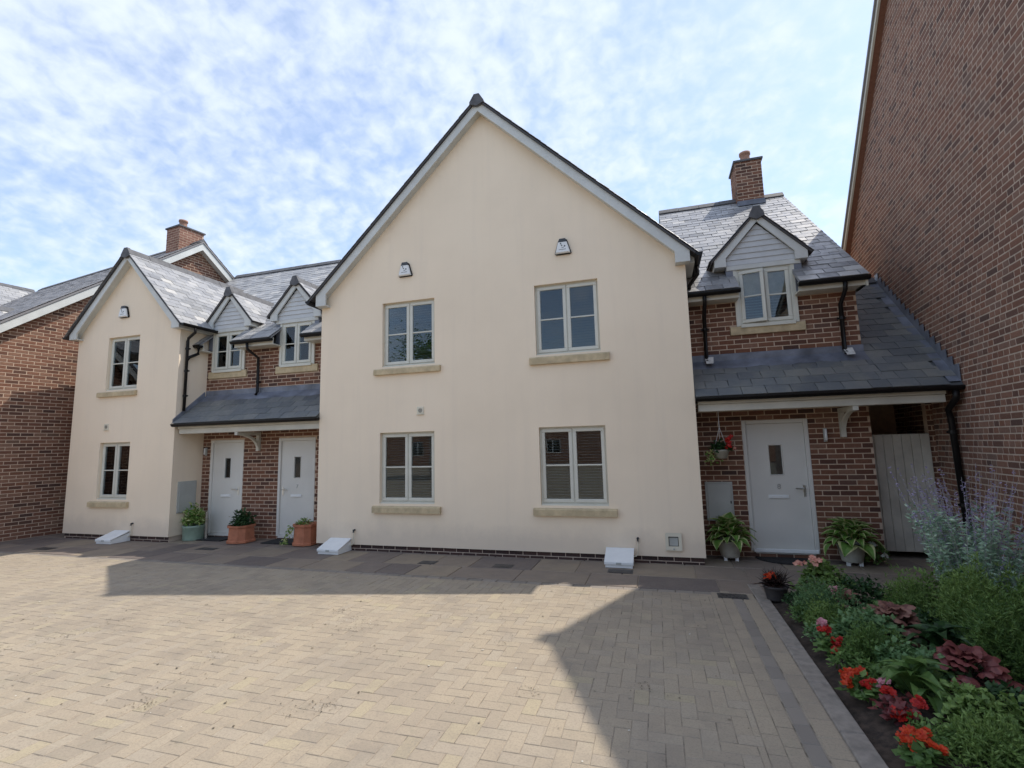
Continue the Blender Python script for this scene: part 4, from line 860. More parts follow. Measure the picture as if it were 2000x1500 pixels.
m.face([(x0, -0.03, z0), (x0, 0, z0), (x0, 0, z1), (x0, -0.03, z1-0.015)]); m.face([(x1, -0.03, z0), (x1, 0, z0), (x1, 0, z1), (x1, -0.03, z1-0.015)]); m.face([(x0, -0.03, z0), (x1, -0.03, z0), (x1, 0, z0), (x0, 0, z0)]); m.box(x0, x1, -0.012, -0.001, z0-0.008, z0); m.build('flap_frame', 'plastic_cream', t_)
m = MB(); m.box(x0+0.05, x1-0.05, -0.010, -0.006, z0+0.062, z1-0.065); m.build('flap', 'meter_grey', t_)
m = MB(); m.box(x0+0.042, x1-0.042, -0.004, -0.001, z0+0.055, z1-0.05); m.build('flap_shadow_gap', 'plastic_black', t_)
m = MB(); m.bbox((x0+x1)/2-0.012, (x0+x1)/2+0.012, -0.036, -0.03, z0+0.012, z0+0.03, 0.003); m.build('latch', 'meter_grey', t_)
# electricity meter cupboards
t_ = thing('meter_cupboard', (3.39, YW, 0.5), 'grey electricity meter cupboard on the brick wall left of the right-hand door', 'cupboard', 'meter cupboards')
m = MB(); m.bbox(3.20, 3.575, YW-0.03, YW-0.011, 0.50, 1.06, 0.006); m.build('frame', 'meter_grey', t_); m = MB(); m.bbox(3.222, 3.553, YW-0.042, YW-0.03, 0.522, 1.038, 0.008); m.build('cupboard_door', 'meter_grey', t_); m = MB(); m.bbox(3.53, 3.545, YW-0.048, YW-0.042, 0.75, 0.79, 0.002); m.build('lock', 'plastic_black', t_)
t_ = thing('meter_cupboard', (-6.42, 0.33, 0.5), 'pale grey meter cupboard on the cream return wall beside the left porch', 'cupboard', 'meter cupboards')
m = MB(); m.box(-6.43, -6.405, 0.13, 0.52, 0.52, 1.12); m.build('frame', 'meter_grey', t_); m = MB(); m.box(-6.405, -6.393, 0.15, 0.50, 0.54, 1.10); m.build('cupboard_door', 'meter_grey', t_)
for x, z0, z1, lab in ((4.832, 1.63, 1.79, 'slim white wall light right of the right-hand door'), (-6.33, 1.63, 1.76, 'slim white wall light left of the left-hand door')):
    t_ = thing('wall_light', (x, YW, z0), lab, 'wall light', 'porch wall lights'); m = MB(); m.bbox(x-0.022, x+0.022, YW-0.03, YW-0.011, z0-0.02, z1+0.01, 0.004); m.build('back_plate', 'meter_grey', t_)
    m = MB(); m.tube([(x, YW-0.052, z0), (x, YW-0.052, z1)], 0.016, 10); m.build('tube', 'plastic_white', t_, True)
def mat_(x0, x1, y0, y1, z, label, half=False):
    m = MB()
    if half:
        xc = (x0+x1)/2; r = (x1-x0)/2; pts = [(xc+r*math.cos(a), y1-(y1-y0)*math.sin(a), z) for a in [i*math.pi/14 for i in range(15)]]; m.prism(pts[::-1], (0, 0, 0.014))
    else: m.box(x0, x1, y0, y1, z, z+0.014)
    o = m.build('door_mat', 'rubber_mat'); o['label'] = label; o['category'] = 'door mat'; o['group'] = 'door mats'
mat_(3.80, 4.62, 0.24, 0.62, 0.004, 'dark half-round mat at the right-hand door', True); mat_(-6.15, -5.45, 0.25, 0.62, 0.004, 'dark rectangular mat at the leftmost door, beside the green pot'); mat_(-4.48, -3.75, 0.22, 0.62, 0.004, 'dark rectangular mat at the middle door, beside the terracotta pot with the trailing plant')
def cover(x, y, wx, wy, label, grate=False):
    t_ = thing('drain_cover', (x, y, 0), label, 'drain cover', 'drain covers in the paving')
    m = MB(); m.box(x-wx/2-0.02, x+wx/2+0.02, y-wy/2-0.02, y+wy/2+0.02, -0.02, 0.0035); m.build('frame', 'iron_cover', t_)
    if grate:
        n = 7
        for k in range(n): m = MB(); a = x-wx/2+wx*k/n; m.box(a+0.004, a+wx/n-0.010, y-wy/2, y+wy/2, 0.0035, 0.009); m.build('bar', 'iron_cover', t_)
    else:
        m = MB(); m.box(x-wx/2, x+wx/2, y-wy/2, y+wy/2, 0.0035, 0.007); m.build('lid', 'iron_cover', t_)
cover(3.24, -1.30, 0.26, 0.13, 'black slotted drain grate near the corner of the flower bed', True); cover(0.40, -0.52, 0.24, 0.15, 'dark drain cover in the slabs below the middle of the central gable'); cover(2.0, -0.50, 0.28, 0.15, 'dark drain cover in the slabs in front of the gas box nearest the cat flap'); cover(-5.1, -0.33, 0.34, 0.14, 'dark drain cover in the slabs in front of the left porch'); cover(-0.75, -0.52, 0.22, 0.14, 'dark drain cover in the slabs below the left half of the central gable'); cover(-8.3, -0.86, 0.34, 0.15, 'dark drain cover at the edge of the slabs before the narrow left gable')
# specks of grit, leaf litter on the court
m = MB()
CL = [(random.uniform(-4, 2.9), random.uniform(-4.6, -2.2), random.uniform(.05, .16)) for _ in range(34)]
for k in range(1500):
    x = random.uniform(-7, 3); y = random.uniform(-5, -1.3); s = random.choice((0.004, 0.005, 0.006, 0.008, 0.012))
    if k > 420: cl = random.choice(CL); x = cl[0]+random.gauss(0, cl[2]); y = cl[1]+random.gauss(0, cl[2]*.8); s = random.choice((.003, .004, .005, .007))
    a = random.uniform(0, 6.28)
    p = [(x+s*math.cos(a+q)*random.uniform(.6, 1.3), y+s*math.sin(a+q)*random.uniform(.5, 1.2), 0.004+random.uniform(0, .004)) for q in (0, 1.5, 3, 4.6)]; m.face(p, random.random())
t = NT('litter'); t.pbr(t.ramp(t.tint(), [(0, (0.06, 0.05, 0.035)), (0.75, (0.17, 0.13, 0.08)), (0.92, (0.3, 0.26, 0.2)), (1, (0.7, 0.68, 0.62))]), 0.9)
o = m.build('leaf_litter', 'litter'); o['kind'] = 'stuff'; o['label'] = 'specks of grit and dry leaf scattered over the block paving'; o['category'] = 'litter'

# ------------------------------------------------------------------ plants
def leaf_quad(mb, p, d, n, ln, wd, tint, bend=0.25):
    """Pointed leaf of four faces: base p, direction d, face normal n."""
    d = d.normalized(); s = d.cross(n).normalized(); n = s.cross(d).normalized()
    a = p; m1 = p+d*(ln*0.42)+n*(ln*0.05); e = p+d*ln-n*(ln*bend); l = p+d*(ln*0.45)+s*(wd/2)-n*(ln*0.02); r = p+d*(ln*0.45)-s*(wd/2)-n*(ln*0.02)
    mb.add([a, l, e, r, m1], [(0, 4, 1), (1, 4, 2), (2, 4, 3), (3, 4, 0)], tint)
def rdir(el0=-0.3, el1=1.2):
    a = random.uniform(0, 2*math.pi); e = random.uniform(el0, el1); return Vector((math.cos(a)*math.cos(e), math.sin(a)*math.cos(e), math.sin(e)))
def mound(mb, c, rx, ry, h, n, ln, wd, shell_=0.55, lobes=5):
    lb = [(random.uniform(0, 6.28), random.uniform(0.75, 1.15)) for _ in range(lobes)]
    for _ in range(n):
        a = random.uniform(0, 2*math.pi); e = math.asin(random.uniform(0.0, 1)); k = random.uniform(shell_, 1.0)
        k *= 0.86+0.2*math.sin(a*3+lb[0][0])*math.cos(e)+0.1*math.sin(a*5+lb[1][0])
        nd = Vector((math.cos(a)*math.cos(e), math.sin(a)*math.cos(e), math.sin(e))); p = Vector(c)+Vector((nd.x*rx*k, nd.y*ry*k, 0.02+nd.z*h*k))
        d = (nd*0.8+rdir(-0.5, 0.9)*0.9).normalized(); nn = (nd*0.6+EZ*0.7+rdir()*0.5).normalized(); s = random.uniform(0.65, 1.25)
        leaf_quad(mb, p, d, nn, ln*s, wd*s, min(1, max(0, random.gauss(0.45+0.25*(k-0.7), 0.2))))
def needles(mb, c, rx, ry, h, n, ln, wd):
    for _ in range(n):
        a = random.uniform(0, 2*math.pi); e = math.asin(random.uniform(0.0, 1)); k = random.uniform(0.35, 1.0)*(0.85+0.18*math.sin(a*3+c[0]*7)+0.1*math.sin(a*7))
        nd = Vector((math.cos(a)*math.cos(e), math.sin(a)*math.cos(e), math.sin(e))); p = Vector(c)+Vector((nd.x*rx*k, nd.y*ry*k, nd.z*h*k)); d = (nd+EZ*0.5+rdir(-0.4, 1.0)*0.8).normalized()
        for q in range(3): leaf_quad(mb, p, (d+rdir(-0.6, 0.8)*0.7), rdir(), ln*random.uniform(0.6, 1.2), wd, random.random())
def flower(mb, c, r, n=5, face=None, tint=None):
    f_ = face or rdir(0.2, 1.4); a = f_.cross(Vector((0.3, 0.5, 0.8))).normalized(); b = f_.cross(a)
    for i in range(n):
        q = 2*math.pi*i/n+random.uniform(-.2, .2); d = a*math.cos(q)+b*math.sin(q); s = f_.cross(d); t0 = random.random() if tint is None else tint
        mb.add([c, c+d*r*0.55+s*r*0.42+f_*r*0.12, c+d*r+s*r*0.25+f_*r*0.22, c+d*r-s*r*0.25+f_*r*0.22, c+d*r*0.55-s*r*0.42+f_*r*0.12], [(0, 1, 2, 3, 4)], t0)
def plant(name, loc, label, cat, group=None): return thing(name, loc, label, cat, group)
ZB = 0.03
def mound_plant(x, y, rx, ry, h, n, ln, wd, mat, label, name='bedding_plant', style='leaf', fl=None, flm=None, fr=0.03):
    rx, ry, h, n = rx*1.12, ry*1.12, h*1.1, int(n*1.3)
    t_ = plant(name, (x, y, ZB), label, 'plant', 'plants in the flower bed'); m = MB()
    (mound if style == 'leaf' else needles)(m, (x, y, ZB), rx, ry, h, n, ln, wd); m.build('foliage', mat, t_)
    st = MB()
    for k in range(9):
        d = rdir(0.5, 1.3); st.tube([(x, y, ZB-0.02), Vector((x, y, ZB))+Vector((d.x*rx*.5, d.y*ry*.5, d.z*h*.6))], [0.006, 0.003], 5)
    st.build('stems', 'stem_green', t_)
    if fl:
        for (dx, dy, dz, k) in fl:
            m = MB()
            for q in range(k+3):
                c = Vector((x+dx+random.gauss(0, fr*.8), y+dy+random.gauss(0, fr*.8), ZB+dz+random.gauss(0, fr*.6))); flower(m, c, fr*random.uniform(0.75, 1.15), 5, (Vector((-.3, -.6, .7))+rdir()*0.7).normalized())
            m.build('flower_cluster', flm, t_)
    return t_
def big_leaf_mesh(kind, v):
    m = MB(); rnd = random.Random(v*13+5)
    if kind == 'hosta':        # long ovate leaf with a pale margin, arching over
        n = 7; L_, W_ = 0.2, 0.05+0.012*(v % 3)
        for i in range(n):
            t0, t1 = i/n, (i+1)/n
            def pt(t_, s_): ww = W_*math.sin(math.pi*min(1, 0.06+0.94*t_)**0.8)*1.02; x_ = L_*t_*(1-0.12*t_); z_ = 0.05*math.sin(t_*2.2)-0.10*t_*t_; return (x_, s_*ww, z_+abs(s_)*0.012)
            for (a, b, ti) in ((-1, -.66, .8+.2*rnd.random()), (-.66, 0, .1+.3*rnd.random()), (0, .66, .15+.3*rnd.random()), (.66, 1, .8+.2*rnd.random())): m.add([pt(t0, a), pt(t1, a), pt(t1, b), pt(t0, b)], [(0, 1, 2, 3)], ti)
    elif kind == 'round':      # lobed, ruffled leaf on a short stalk
        n = 18; ring = []; r0 = 0.055
        for i in range(n):
            a = 2*math.pi*i/n; rr = r0*(1+0.13*math.cos(a*6))*(1-0.45*math.exp(-((a-math.pi)/0.35)**2)); ring.append((0.04+rr*math.cos(a), rr*math.sin(a), 0.008*math.sin(a*6)-0.25*rr*rr/r0))
        mid_ = [(0.04+(p[0]-0.04)*0.55, p[1]*0.55, 0.006) for p in ring]; b = len(m.v); vs = [(0.04-0.03, 0, 0.0)]+mid_+ring
        m.add(vs, [], 0)
        for i in range(n):
            j = (i+1) % n; m.f.append((b, b+1+i, b+1+j)); m.t.append(.25+.3*rnd.random()); m.f.append((b+1+i, b+1+n+i, b+1+n+j, b+1+j)); m.t.append(.45+.5*rnd.random())
        m.tube([(-0.05, 0, -0.06), (0.0, 0, -0.015), (0.015, 0, 0)], 0.0025, 4, 0.4)
    elif kind == 'broad':      # glossy broad strap leaf
        n = 7; L_, W_ = 0.26, 0.045
        for i in range(n):
            t0, t1 = i/n, (i+1)/n
            def pt(t_, s_): ww = W_*math.sin(math.pi*min(1, .1+.9*t_)); return (L_*t_*(1-.15*t_), s_*ww, 0.1*math.sin(t_*2.4)-0.12*t_*t_+abs(s_)*.015)
            for (a, b) in ((-1, 0), (0, 1)): m.add([pt(t0, a), pt(t1, a), pt(t1, b), pt(t0, b)], [(0, 1, 2, 3)], rnd.random()*.8)
    return m.mesh('leaf', True)
LM = {}
def leaf_obj(parent, kind, mat, pos, az, el, s, roll_=0.0):
    v = random.randrange(5); key = (kind, mat, v)
    if key not in LM: LM[key] = big_leaf_mesh(kind, v)
    M = Matrix.Translation(pos) @ Matrix.Rotation(az, 4, 'Z') @ Matrix.Rotation(-el, 4, 'Y') @ Matrix.Rotation(roll_, 4, 'X') @ Matrix.Scale(s, 4)
    link('leaf', LM[key], mat, parent, M)
def rosette(parent, kind, mat, c, n, r, h, s, e0=0.1, e1=1.1):
    for i in range(n):
        az = i*2.39996+random.uniform(-.3, .3); f_ = (i+0.5)/n; el = e1+(e0-e1)*f_+random.uniform(-.15, .15)
        leaf_obj(parent, kind, mat, (c[0]+math.cos(az)*r*f_, c[1]+math.sin(az)*r*f_, c[2]+h*(1-f_*f_)+random.uniform(-.01, .01)), az, el, s*random.uniform(0.75, 1.15), random.uniform(-.35, .35))
def heuchera(x, y, r, h, n, s, mat, label):
    t_ = plant('heuchera', (x, y, ZB), label, 'plant', 'plants in the flower bed'); rosette(t_, 'round', mat, (x, y, ZB+0.03), n, r, h, s, -0.35, 0.7)
    m = MB(); m.tube([(x, y, ZB-0.03), (x, y, ZB+h*0.8)], [0.03, 0.012], 6); m.build('crown', 'stem_green', t_)
# --- pots
def round_pot(t_, x, y, r0, r1, h, mat, z=0.0, feet=False):
    m = MB(); m.lathe([(0, 0.004), (r0, 0.004), (r0*1.02, 0.02), (r1*0.97, h*0.82), (r1, h*0.84), (r1*1.03, h*0.97), (r1*0.99, h), (r1*0.9, h*0.985), (r1*0.86, h*0.86)], (x, y, z), 28); p = m.build('pot', mat, t_, True)
    m = MB(); m.lathe([(0, h*0.88), (r1*0.88, h*0.87)], (x, y, z), 20); m.build('compost', 'soil', p)
    if feet:
        for a in (-2.4, -0.7, 1.6): m = MB(); m.box(x+r0*.8*math.cos(a)-.02, x+r0*.8*math.cos(a)+.02, y+r0*.8*math.sin(a)-.02, y+r0*.8*math.sin(a)+.02, 0.002, z+0.01); m.build('pot_foot', 'plastic_white', p)
for (x, y, lab) in ((3.45, 0.42, 'variegated hosta in a round stone pot left of the right-hand door'), (4.93, 0.40, 'variegated hosta in a round stone pot right of the right-hand door')):
    t_ = plant('potted_hosta', (x, y, 0), lab, 'potted plant', 'potted plants at the doors'); round_pot(t_, x, y, 0.12, 0.165, 0.23, 'pot_stone', 0.045, True)
    rosette(t_, 'hosta', 'leaf_variegated', (x, y, 0.26), 60, 0.15, 0.15, 1.35, -0.25, 1.25)
    m = MB(); m.tube([(x, y, 0.2), (x, y, 0.38)], [0.05, 0.02], 7); m.build('crown', 'stem_green', t_)
# small white-flowered neighbour of the right pot
mound_plant(5.2, 0.42, 0.15, 0.12, 0.24, 160, 0.06, 0.03, 'leaf_green', 'low leafy plant with white flowers between the hosta pot and the gate', fl=[(-0.05, -0.06, 0.26, 3), (0.08, -0.05, 0.12, 3)], flm='petal_white', fr=0.025)
t_ = plant('potted_shrub', (-6.2, 0.33, 0), 'variegated shrub in a pale green glazed pot at the left porch', 'potted plant', 'potted plants at the doors')
round_pot(t_, -6.2, 0.33, 0.175, 0.19, 0.28, 'pot_green'); m = MB(); mound(m, (-6.2, 0.33, 0.29), 0.23, 0.2, 0.40, 620, 0.075, 0.035, 0.3); m.build('foliage', 'leaf_variegated', t_)
m = MB()
for k in range(8): d = rdir(0.8, 1.4); m.tube([(-6.2, 0.33, 0.2), Vector((-6.2, 0.33, 0.25))+d*0.25], [0.006, 0.003], 5)
m.build('stems', 'stem_green', t_)
o = MB(); o.bbox(-6.0, -5.965, 0.40, 0.43, 0.0, 0.52); o = o.build('wooden_stake', 'wood_post'); o['label'] = 'short pale wooden stake standing behind the green pot'; o['category'] = 'stake'
def hex_pot(t_, x, y, w_, h, mat):
    m = MB(); pts = lambda s_: [(x+s_*w_*a, y+s_*w_*b) for a, b in ((-1, -.55), (-.55, -1), (.55, -1), (1, -.55), (1, .55), (.55, 1), (-.55, 1), (-1, .55))]
    def ring(s_, z): return [(a, b, z) for a, b in pts(s_)]
    lv = [(1.0, 0.0), (1.06, 0.0), (1.06, 0.035), (0.97, 0.045), (0.92, h*0.86), (1.03, h*0.88), (1.05, h), (0.93, h), (0.88, h*0.85)]; vs = []
    for s_, z in lv: vs += ring(s_, z+0.012)
    m.add(vs, [(i*8+k, i*8+(k+1) % 8, (i+1)*8+(k+1) % 8, (i+1)*8+k) for i in range(len(lv)-1) for k in range(8)]); p = m.build('pot', mat, t_)
    m = MB(); m.face(ring(0.9, h*0.9)); m.build('compost', 'soil', p)
t_ = plant('potted_shrub', (-4.98, 0.28, 0), 'dark green shrub with white buds in an angular terracotta pot between the two doors', 'potted plant', 'potted plants at the doors')
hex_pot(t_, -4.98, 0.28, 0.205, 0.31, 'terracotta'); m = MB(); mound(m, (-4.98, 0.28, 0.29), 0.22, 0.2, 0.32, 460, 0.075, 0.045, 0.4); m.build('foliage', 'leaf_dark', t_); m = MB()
for k in range(7): flower(m, Vector((-4.98, 0.25, 0.36))+Vector((random.uniform(-.14, .14), -0.14, random.uniform(0, .2))), 0.018, 5)
m.build('flowers', 'petal_white', t_)
t_ = plant('potted_trailer', (-3.58, 0.30, 0), 'angular terracotta pot with pale plant trailing over its left side, by the middle door', 'potted plant', 'potted plants at the doors')
hex_pot(t_, -3.56, 0.30, 0.19, 0.36, 'terracotta'); m = MB(); mound(m, (-3.60, 0.28, 0.34), 0.17, 0.15, 0.10, 140, 0.05, 0.03, 0.3)
for k in range(90): f_ = random.random(); leaf_quad(m, Vector((-3.72-0.12*f_+random.gauss(0, .03), 0.12-0.05*f_+random.gauss(0, .03), 0.36-0.31*f_)), rdir(-1.2, .3), rdir(), 0.05, 0.03, random.random())
m.build('foliage', 'leaf_variegated', t_)
# hanging basket
t_ = plant('hanging_basket', (3.42, 0.3, 1.4), 'hanging pot of red and white flowers under the porch beam', 'hanging basket')
m = MB(); m.lathe([(0, 0), (0.075, 0.002), (0.105, 0.1), (0.115, 0.105), (0.115, 0.125), (0.1, 0.12), (0.09, 0.1)], (3.42, 0.3, 1.41), 24); m.build('pot', 'pot_stone', t_, True)
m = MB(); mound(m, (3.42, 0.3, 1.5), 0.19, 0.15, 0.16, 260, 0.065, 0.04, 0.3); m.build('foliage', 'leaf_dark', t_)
m = MB()
for k in range(70): leaf_quad(m, Vector((3.28+random.gauss(0, .04), 0.22+random.gauss(0, .03), 1.44+random.gauss(0, .045))), rdir(-1, .3), rdir(), 0.05, 0.03, random.random())
m.build('trailing_foliage', 'leaf_variegated', t_); m = MB()
for k in range(16): flower(m, Vector((3.52+random.gauss(0, .025), 0.2+random.gauss(0, .02), 1.64+random.gauss(0, .045))), 0.028, 5, (Vector((-.2, -.8, .4))+rdir()*.5).normalized())
m.build('flowers', 'petal_red', t_); m = MB()
for k in range(6): flower(m, Vector((3.57+random.gauss(0, .02), 0.2, 1.56+random.gauss(0, .02))), 0.022, 5)
m.build('pale_flowers', 'petal_salmon', t_); m = MB()
for dx, dy in ((-.09, 0), (.09, 0), (0, .09)): m.tube([(3.42+dx, 0.3+dy, 1.53), (3.42, 0.3, 1.85)], 0.003, 5)
m.tube([(3.42, 0.3, 1.85), (3.42, 0.3, 2.12)], 0.004, 5); m.build('hanger', 'plastic_white', t_)
# --- the flower bed
def begonia(x, y, r, h, cols, label):
    t_ = plant('begonia', (x, y, ZB), label, 'flower', 'red bedding flowers along the bed edge'); m = MB(); mound(m, (x, y, ZB), r, r, h, 120, 0.055, 0.045, 0.3); m.build('foliage', 'leaf_wine' if 'dark' in label else 'leaf_green', t_)
    for mat, pts in cols:
        for (dx, dy, dz, k) in pts:
            m = MB()
            for q in range(k+6):
                c = Vector((x+dx+random.gauss(0, .018), y+dy+random.gauss(0, .018), ZB+dz+random.gauss(0, .013))); f_ = (Vector((-.25, -.6, .75))+rdir()*.6).normalized(); r_ = random.uniform(.014, .025)
                flower(m, c, r_, 5, f_); flower(m, c+f_*0.006, r_*.6, 4, f_)
            m.build('flower_cluster', mat, t_)
begonia(3.74, -2.72, 0.10, 0.13, [('petal_pink', [(-.02, .06, .2, 5)]), ('petal_red', [(0, .02, .16, 4), (.04, -.06, .10, 8), (.02, -.1, .06, 6)])], 'red and pink begonia clump farthest up the bed edge')
begonia(3.72, -3.42, 0.10, 0.12, [('petal_orange', [(-.06, .04, .13, 7), (-.08, -.02, .10, 5), (.02, .05, .13, 4)]), ('petal_red', [(.03, -.03, .1, 6)]), ('petal_pink', [(.1, -.03, .12, 5)])], 'orange red begonia clump with one pink bloom at the middle of the bed edge')
begonia(3.82, -3.66, 0.12, 0.12, [('petal_red', [(-.03, .06, .13, 6), (.09, -.02, .13, 7), (.03, -.07, .08, 6), (-.05, -.08, .07, 5)])], 'deep red dark-leaved begonia clump just nearer than the orange one')
begonia(3.74, -4.08, 0.09, 0.11, [('petal_orange', [(-.05, 0, .12, 6), (.02, .03, .13, 6), (.07, -.02, .1, 6)])], 'orange begonia clump nearest the camera at the bottom edge')
heuchera(4.33, -2.30, 0.20, 0.19, 34, 1.2, 'leaf_bronze', 'bronze pink heuchera with large ruffled leaves in the middle of the bed')
heuchera(4.42, -3.12, 0.20, 0.17, 44, 1.05, 'leaf_wine', 'wine red heuchera with ruffled leaves nearer the camera')
heuchera(4.17, -1.72, 0.12, 0.14, 22, 0.75, 'leaf_bronze', 'small bronze heuchera towards the porch end of the bed')
mound_plant(4.62, -2.15, 0.2, 0.2, 0.16, 420, 0.05, 0.03, 'leaf_dark', 'low dark leafy clump right of the bronze heuchera')
mound_plant(3.92, -3.2, 0.12, 0.12, 0.12, 260, 0.04, 0.026, 'leaf_green', 'small green tuft behind the orange begonia clump')
mound_plant(4.45, -3.45, 0.18, 0.16, 0.14, 380, 0.045, 0.03, 'leaf_dark', 'low dark leafy clump just nearer than the wine red heuchera')
mound_plant(4.0, -2.66, 0.13, 0.12, 0.12, 260, 0.04, 0.026, 'leaf_green', 'small green tuft right of the red and pink begonia')
mound_plant(4.45, -1.95, 0.2, 0.18, 0.17, 420, 0.05, 0.03, 'leaf_green', 'low green clump behind the bronze heuchera')
for k, (x, y, r_, mt, lb) in enumerate(((3.76, -2.02, .13, 'leaf_green', 'small green tuft at the kerb below the feathery grey mound'), (3.75, -2.48, .12, 'leaf_blue', 'small blue green tuft at the kerb above the red and pink begonia'), (3.78, -3.02, .14, 'leaf_green', 'small leafy tuft at the kerb between the begonia clumps'), (3.80, -1.62, .13, 'leaf_dark', 'small dark tuft at the kerb beside the spiky pot'), (3.88, -3.92, .12, 'leaf_green', 'small green tuft between the deep red and the nearest begonias'))):
    mound_plant(x, y, r_, r_*1.2, r_*0.95, 260, 0.036, 0.022, mt, lb)
heuchera(4.74, -3.55, 0.17, 0.12, 26, 0.9, 'leaf_wine', 'wine red heuchera at the bottom right corner')
mound_plant(3.95, -1.85, 0.30, 0.32, 0.30, 1700, 0.036, 0.009, 'leaf_blue', 'feathery grey green mound at the kerb, first after the dark spiky pot', style='needle')
mound_plant(3.88, -2.22, 0.22, 0.22, 0.24, 1100, 0.032, 0.009, 'leaf_fresh', 'feathery yellow green mound leaning over the kerb', style='needle')
mound_plant(4.08, -2.50, 0.25, 0.23, 0.25, 640, 0.05, 0.036, 'leaf_blue', 'rounded blue green mound of small leaves left of the bronze heuchera')
mound_plant(3.99, -2.86, 0.23, 0.2, 0.27, 1300, 0.034, 0.009, 'leaf_green', 'feathery dark green mound behind the begonias', style='needle')
mound_plant(4.12, -3.14, 0.23, 0.2, 0.22, 680, 0.05, 0.034, 'leaf_blue', 'dense green mound of lobed leaves beside the wine red heuchera')
mound_plant(4.22, -3.66, 0.23, 0.2, 0.20, 600, 0.05, 0.032, 'leaf_fresh', 'bright green lobed-leaf mound near the bottom edge')
mound_plant(4.12, -4.00, 0.28, 0.24, 0.22, 1500, 0.034, 0.009, 'leaf_fresh', 'feathery green mound at the bottom edge of the bed', style='needle')
mound_plant(4.15, -1.15, 0.26, 0.22, 0.33, 560, 0.06, 0.045, 'leaf_fresh', 'leafy green geranium with salmon flowers near the right-hand door', fl=[(-0.08, -0.05, 0.36, 6), (-.22, -.05, .32, 3)], flm='petal_salmon', fr=0.03)
mound_plant(4.42, -1.45, 0.28, 0.22, 0.24, 560, 0.05, 0.035, 'leaf_dark', 'low dark green clump in the shade before the door', fl=[(-.3, -.1, .16, 4)], flm='petal_pink', fr=0.025)
mound_plant(4.70, -1.75, 0.26, 0.24, 0.38, 1300, 0.05, 0.009, 'leaf_fresh', 'loose grassy green tuft in the middle of the bed', style='needle')
mound_plant(5.05, -1.75, 0.36, 0.3, 0.45, 1100, 0.06, 0.03, 'leaf_fresh', 'spreading light green shrub in front of the gate')
mound_plant(4.98, -2.25, 0.38, 0.34, 0.58, 3000, 0.05, 0.010, 'leaf_fresh', 'tall feathery green plant in front of the grey sage bush', style='needle')
mound_plant(4.80, -2.78, 0.30, 0.3, 0.50, 2400, 0.05, 0.010, 'leaf_green', 'tall feathery dark green plant at the right edge of the picture', style='needle')
mound_plant(5.35, -2.45, 0.36, 0.34, 0.55, 900, 0.06, 0.03, 'leaf_green', 'dark leafy shrub by the tall wall behind the feathery plants')
mound_plant(5.75, -1.25, 0.28, 0.3, 0.40, 620, 0.06, 0.03, 'leaf_green', 'leafy green shrub at the foot of the tall brick wall')
for x, y, s, n, lab in ((4.02, -3.40, 0.95, 24, 'glossy broad-leaved green plant behind the deep red begonias'), (4.50, -2.70, 1.05, 24, 'dark broad-leaved plant between the two heucheras'), (4.52, -3.88, 0.9, 18, 'broad-leaved green plant in the bottom right corner')):
    t_ = plant('broad_leaved_plant', (x, y, ZB), lab, 'plant', 'plants in the flower bed'); rosette(t_, 'broad', 'leaf_green' if n == 24 and y < -3 else 'leaf_dark', (x, y, ZB+0.03), n, 0.05, 0.05, s, 0.1, 1.2)
    m = MB(); m.tube([(x, y, ZB-.02), (x, y, ZB+.06)], [.03, .01], 6); m.build('crown', 'stem_green', t_)
# Russian sage: pale stems, grey leaves below, purple spikes above
t_ = plant('sage_bush', (5.30, -1.50, ZB), 'tall grey green sage bush with purple flower spikes before the gate', 'shrub'); ms, ml, mf = MB(), MB(), MB()
for k in range(110):
    a = random.uniform(0, 6.283); r = random.uniform(0, 0.24); b = Vector((5.32+r*math.cos(a), -1.50+r*math.sin(a), ZB)); d = Vector((math.cos(a)*random.uniform(.05, .38), math.sin(a)*random.uniform(.05, .36), 1)).normalized(); hh = random.uniform(0.7, 1.38)
    sag = Vector((d.x, d.y, 0))*0.3; pts = [b+d*(hh*f_)+sag*(f_*f_*hh) for f_ in (0, .33, .66, 1)]; ms.tube(pts, [.004, .003, .002, .001], 4, 0.5, False)
    for q in range(44):
        f_ = random.uniform(0.2, 0.72); p = b+d*(hh*f_)+sag*(f_*f_*hh); leaf_quad(ml, p, rdir(-.2, .9), rdir(), random.uniform(.035, .075), .02, random.random())
    if random.random() < 0.8:
        for q in range(26):
            f_ = random.uniform(0.62, 1.0); p = b+d*(hh*f_)+sag*(f_*f_*hh); leaf_quad(mf, p, rdir(-.3, .8), rdir(), random.uniform(.014, .026), .012, random.random())
ms.build('stems', 'stem_pale', t_); ml.build('foliage', 'leaf_sage', t_); mf.build('flower_spikes', 'petal_purple', t_)
# dark spiky plant in a pot at the corner
t_ = plant('spiky_plant', (3.66, -1.33, 0), 'dark spiky plant with an orange bloom in a black pot at the bed corner', 'potted plant'); round_pot(t_, 3.66, -1.33, 0.09, 0.12, 0.15, 'pot_dark')
m = MB()
for k in range(240): d = rdir(0.0, 1.4); leaf_quad(m, Vector((3.66+random.gauss(0, .03), -1.33+random.gauss(0, .03), 0.15)), d, rdir(), random.uniform(.1, .2), .012, random.random(), .35)
m.build('foliage', 'leaf_black', t_); m = MB()
for k in range(9): flower(m, Vector((3.60+random.gauss(0, .025), -1.42+random.gauss(0, .02), .27+random.gauss(0, .02))), .026, 5)
m.build('flowers', 'petal_orange', t_)

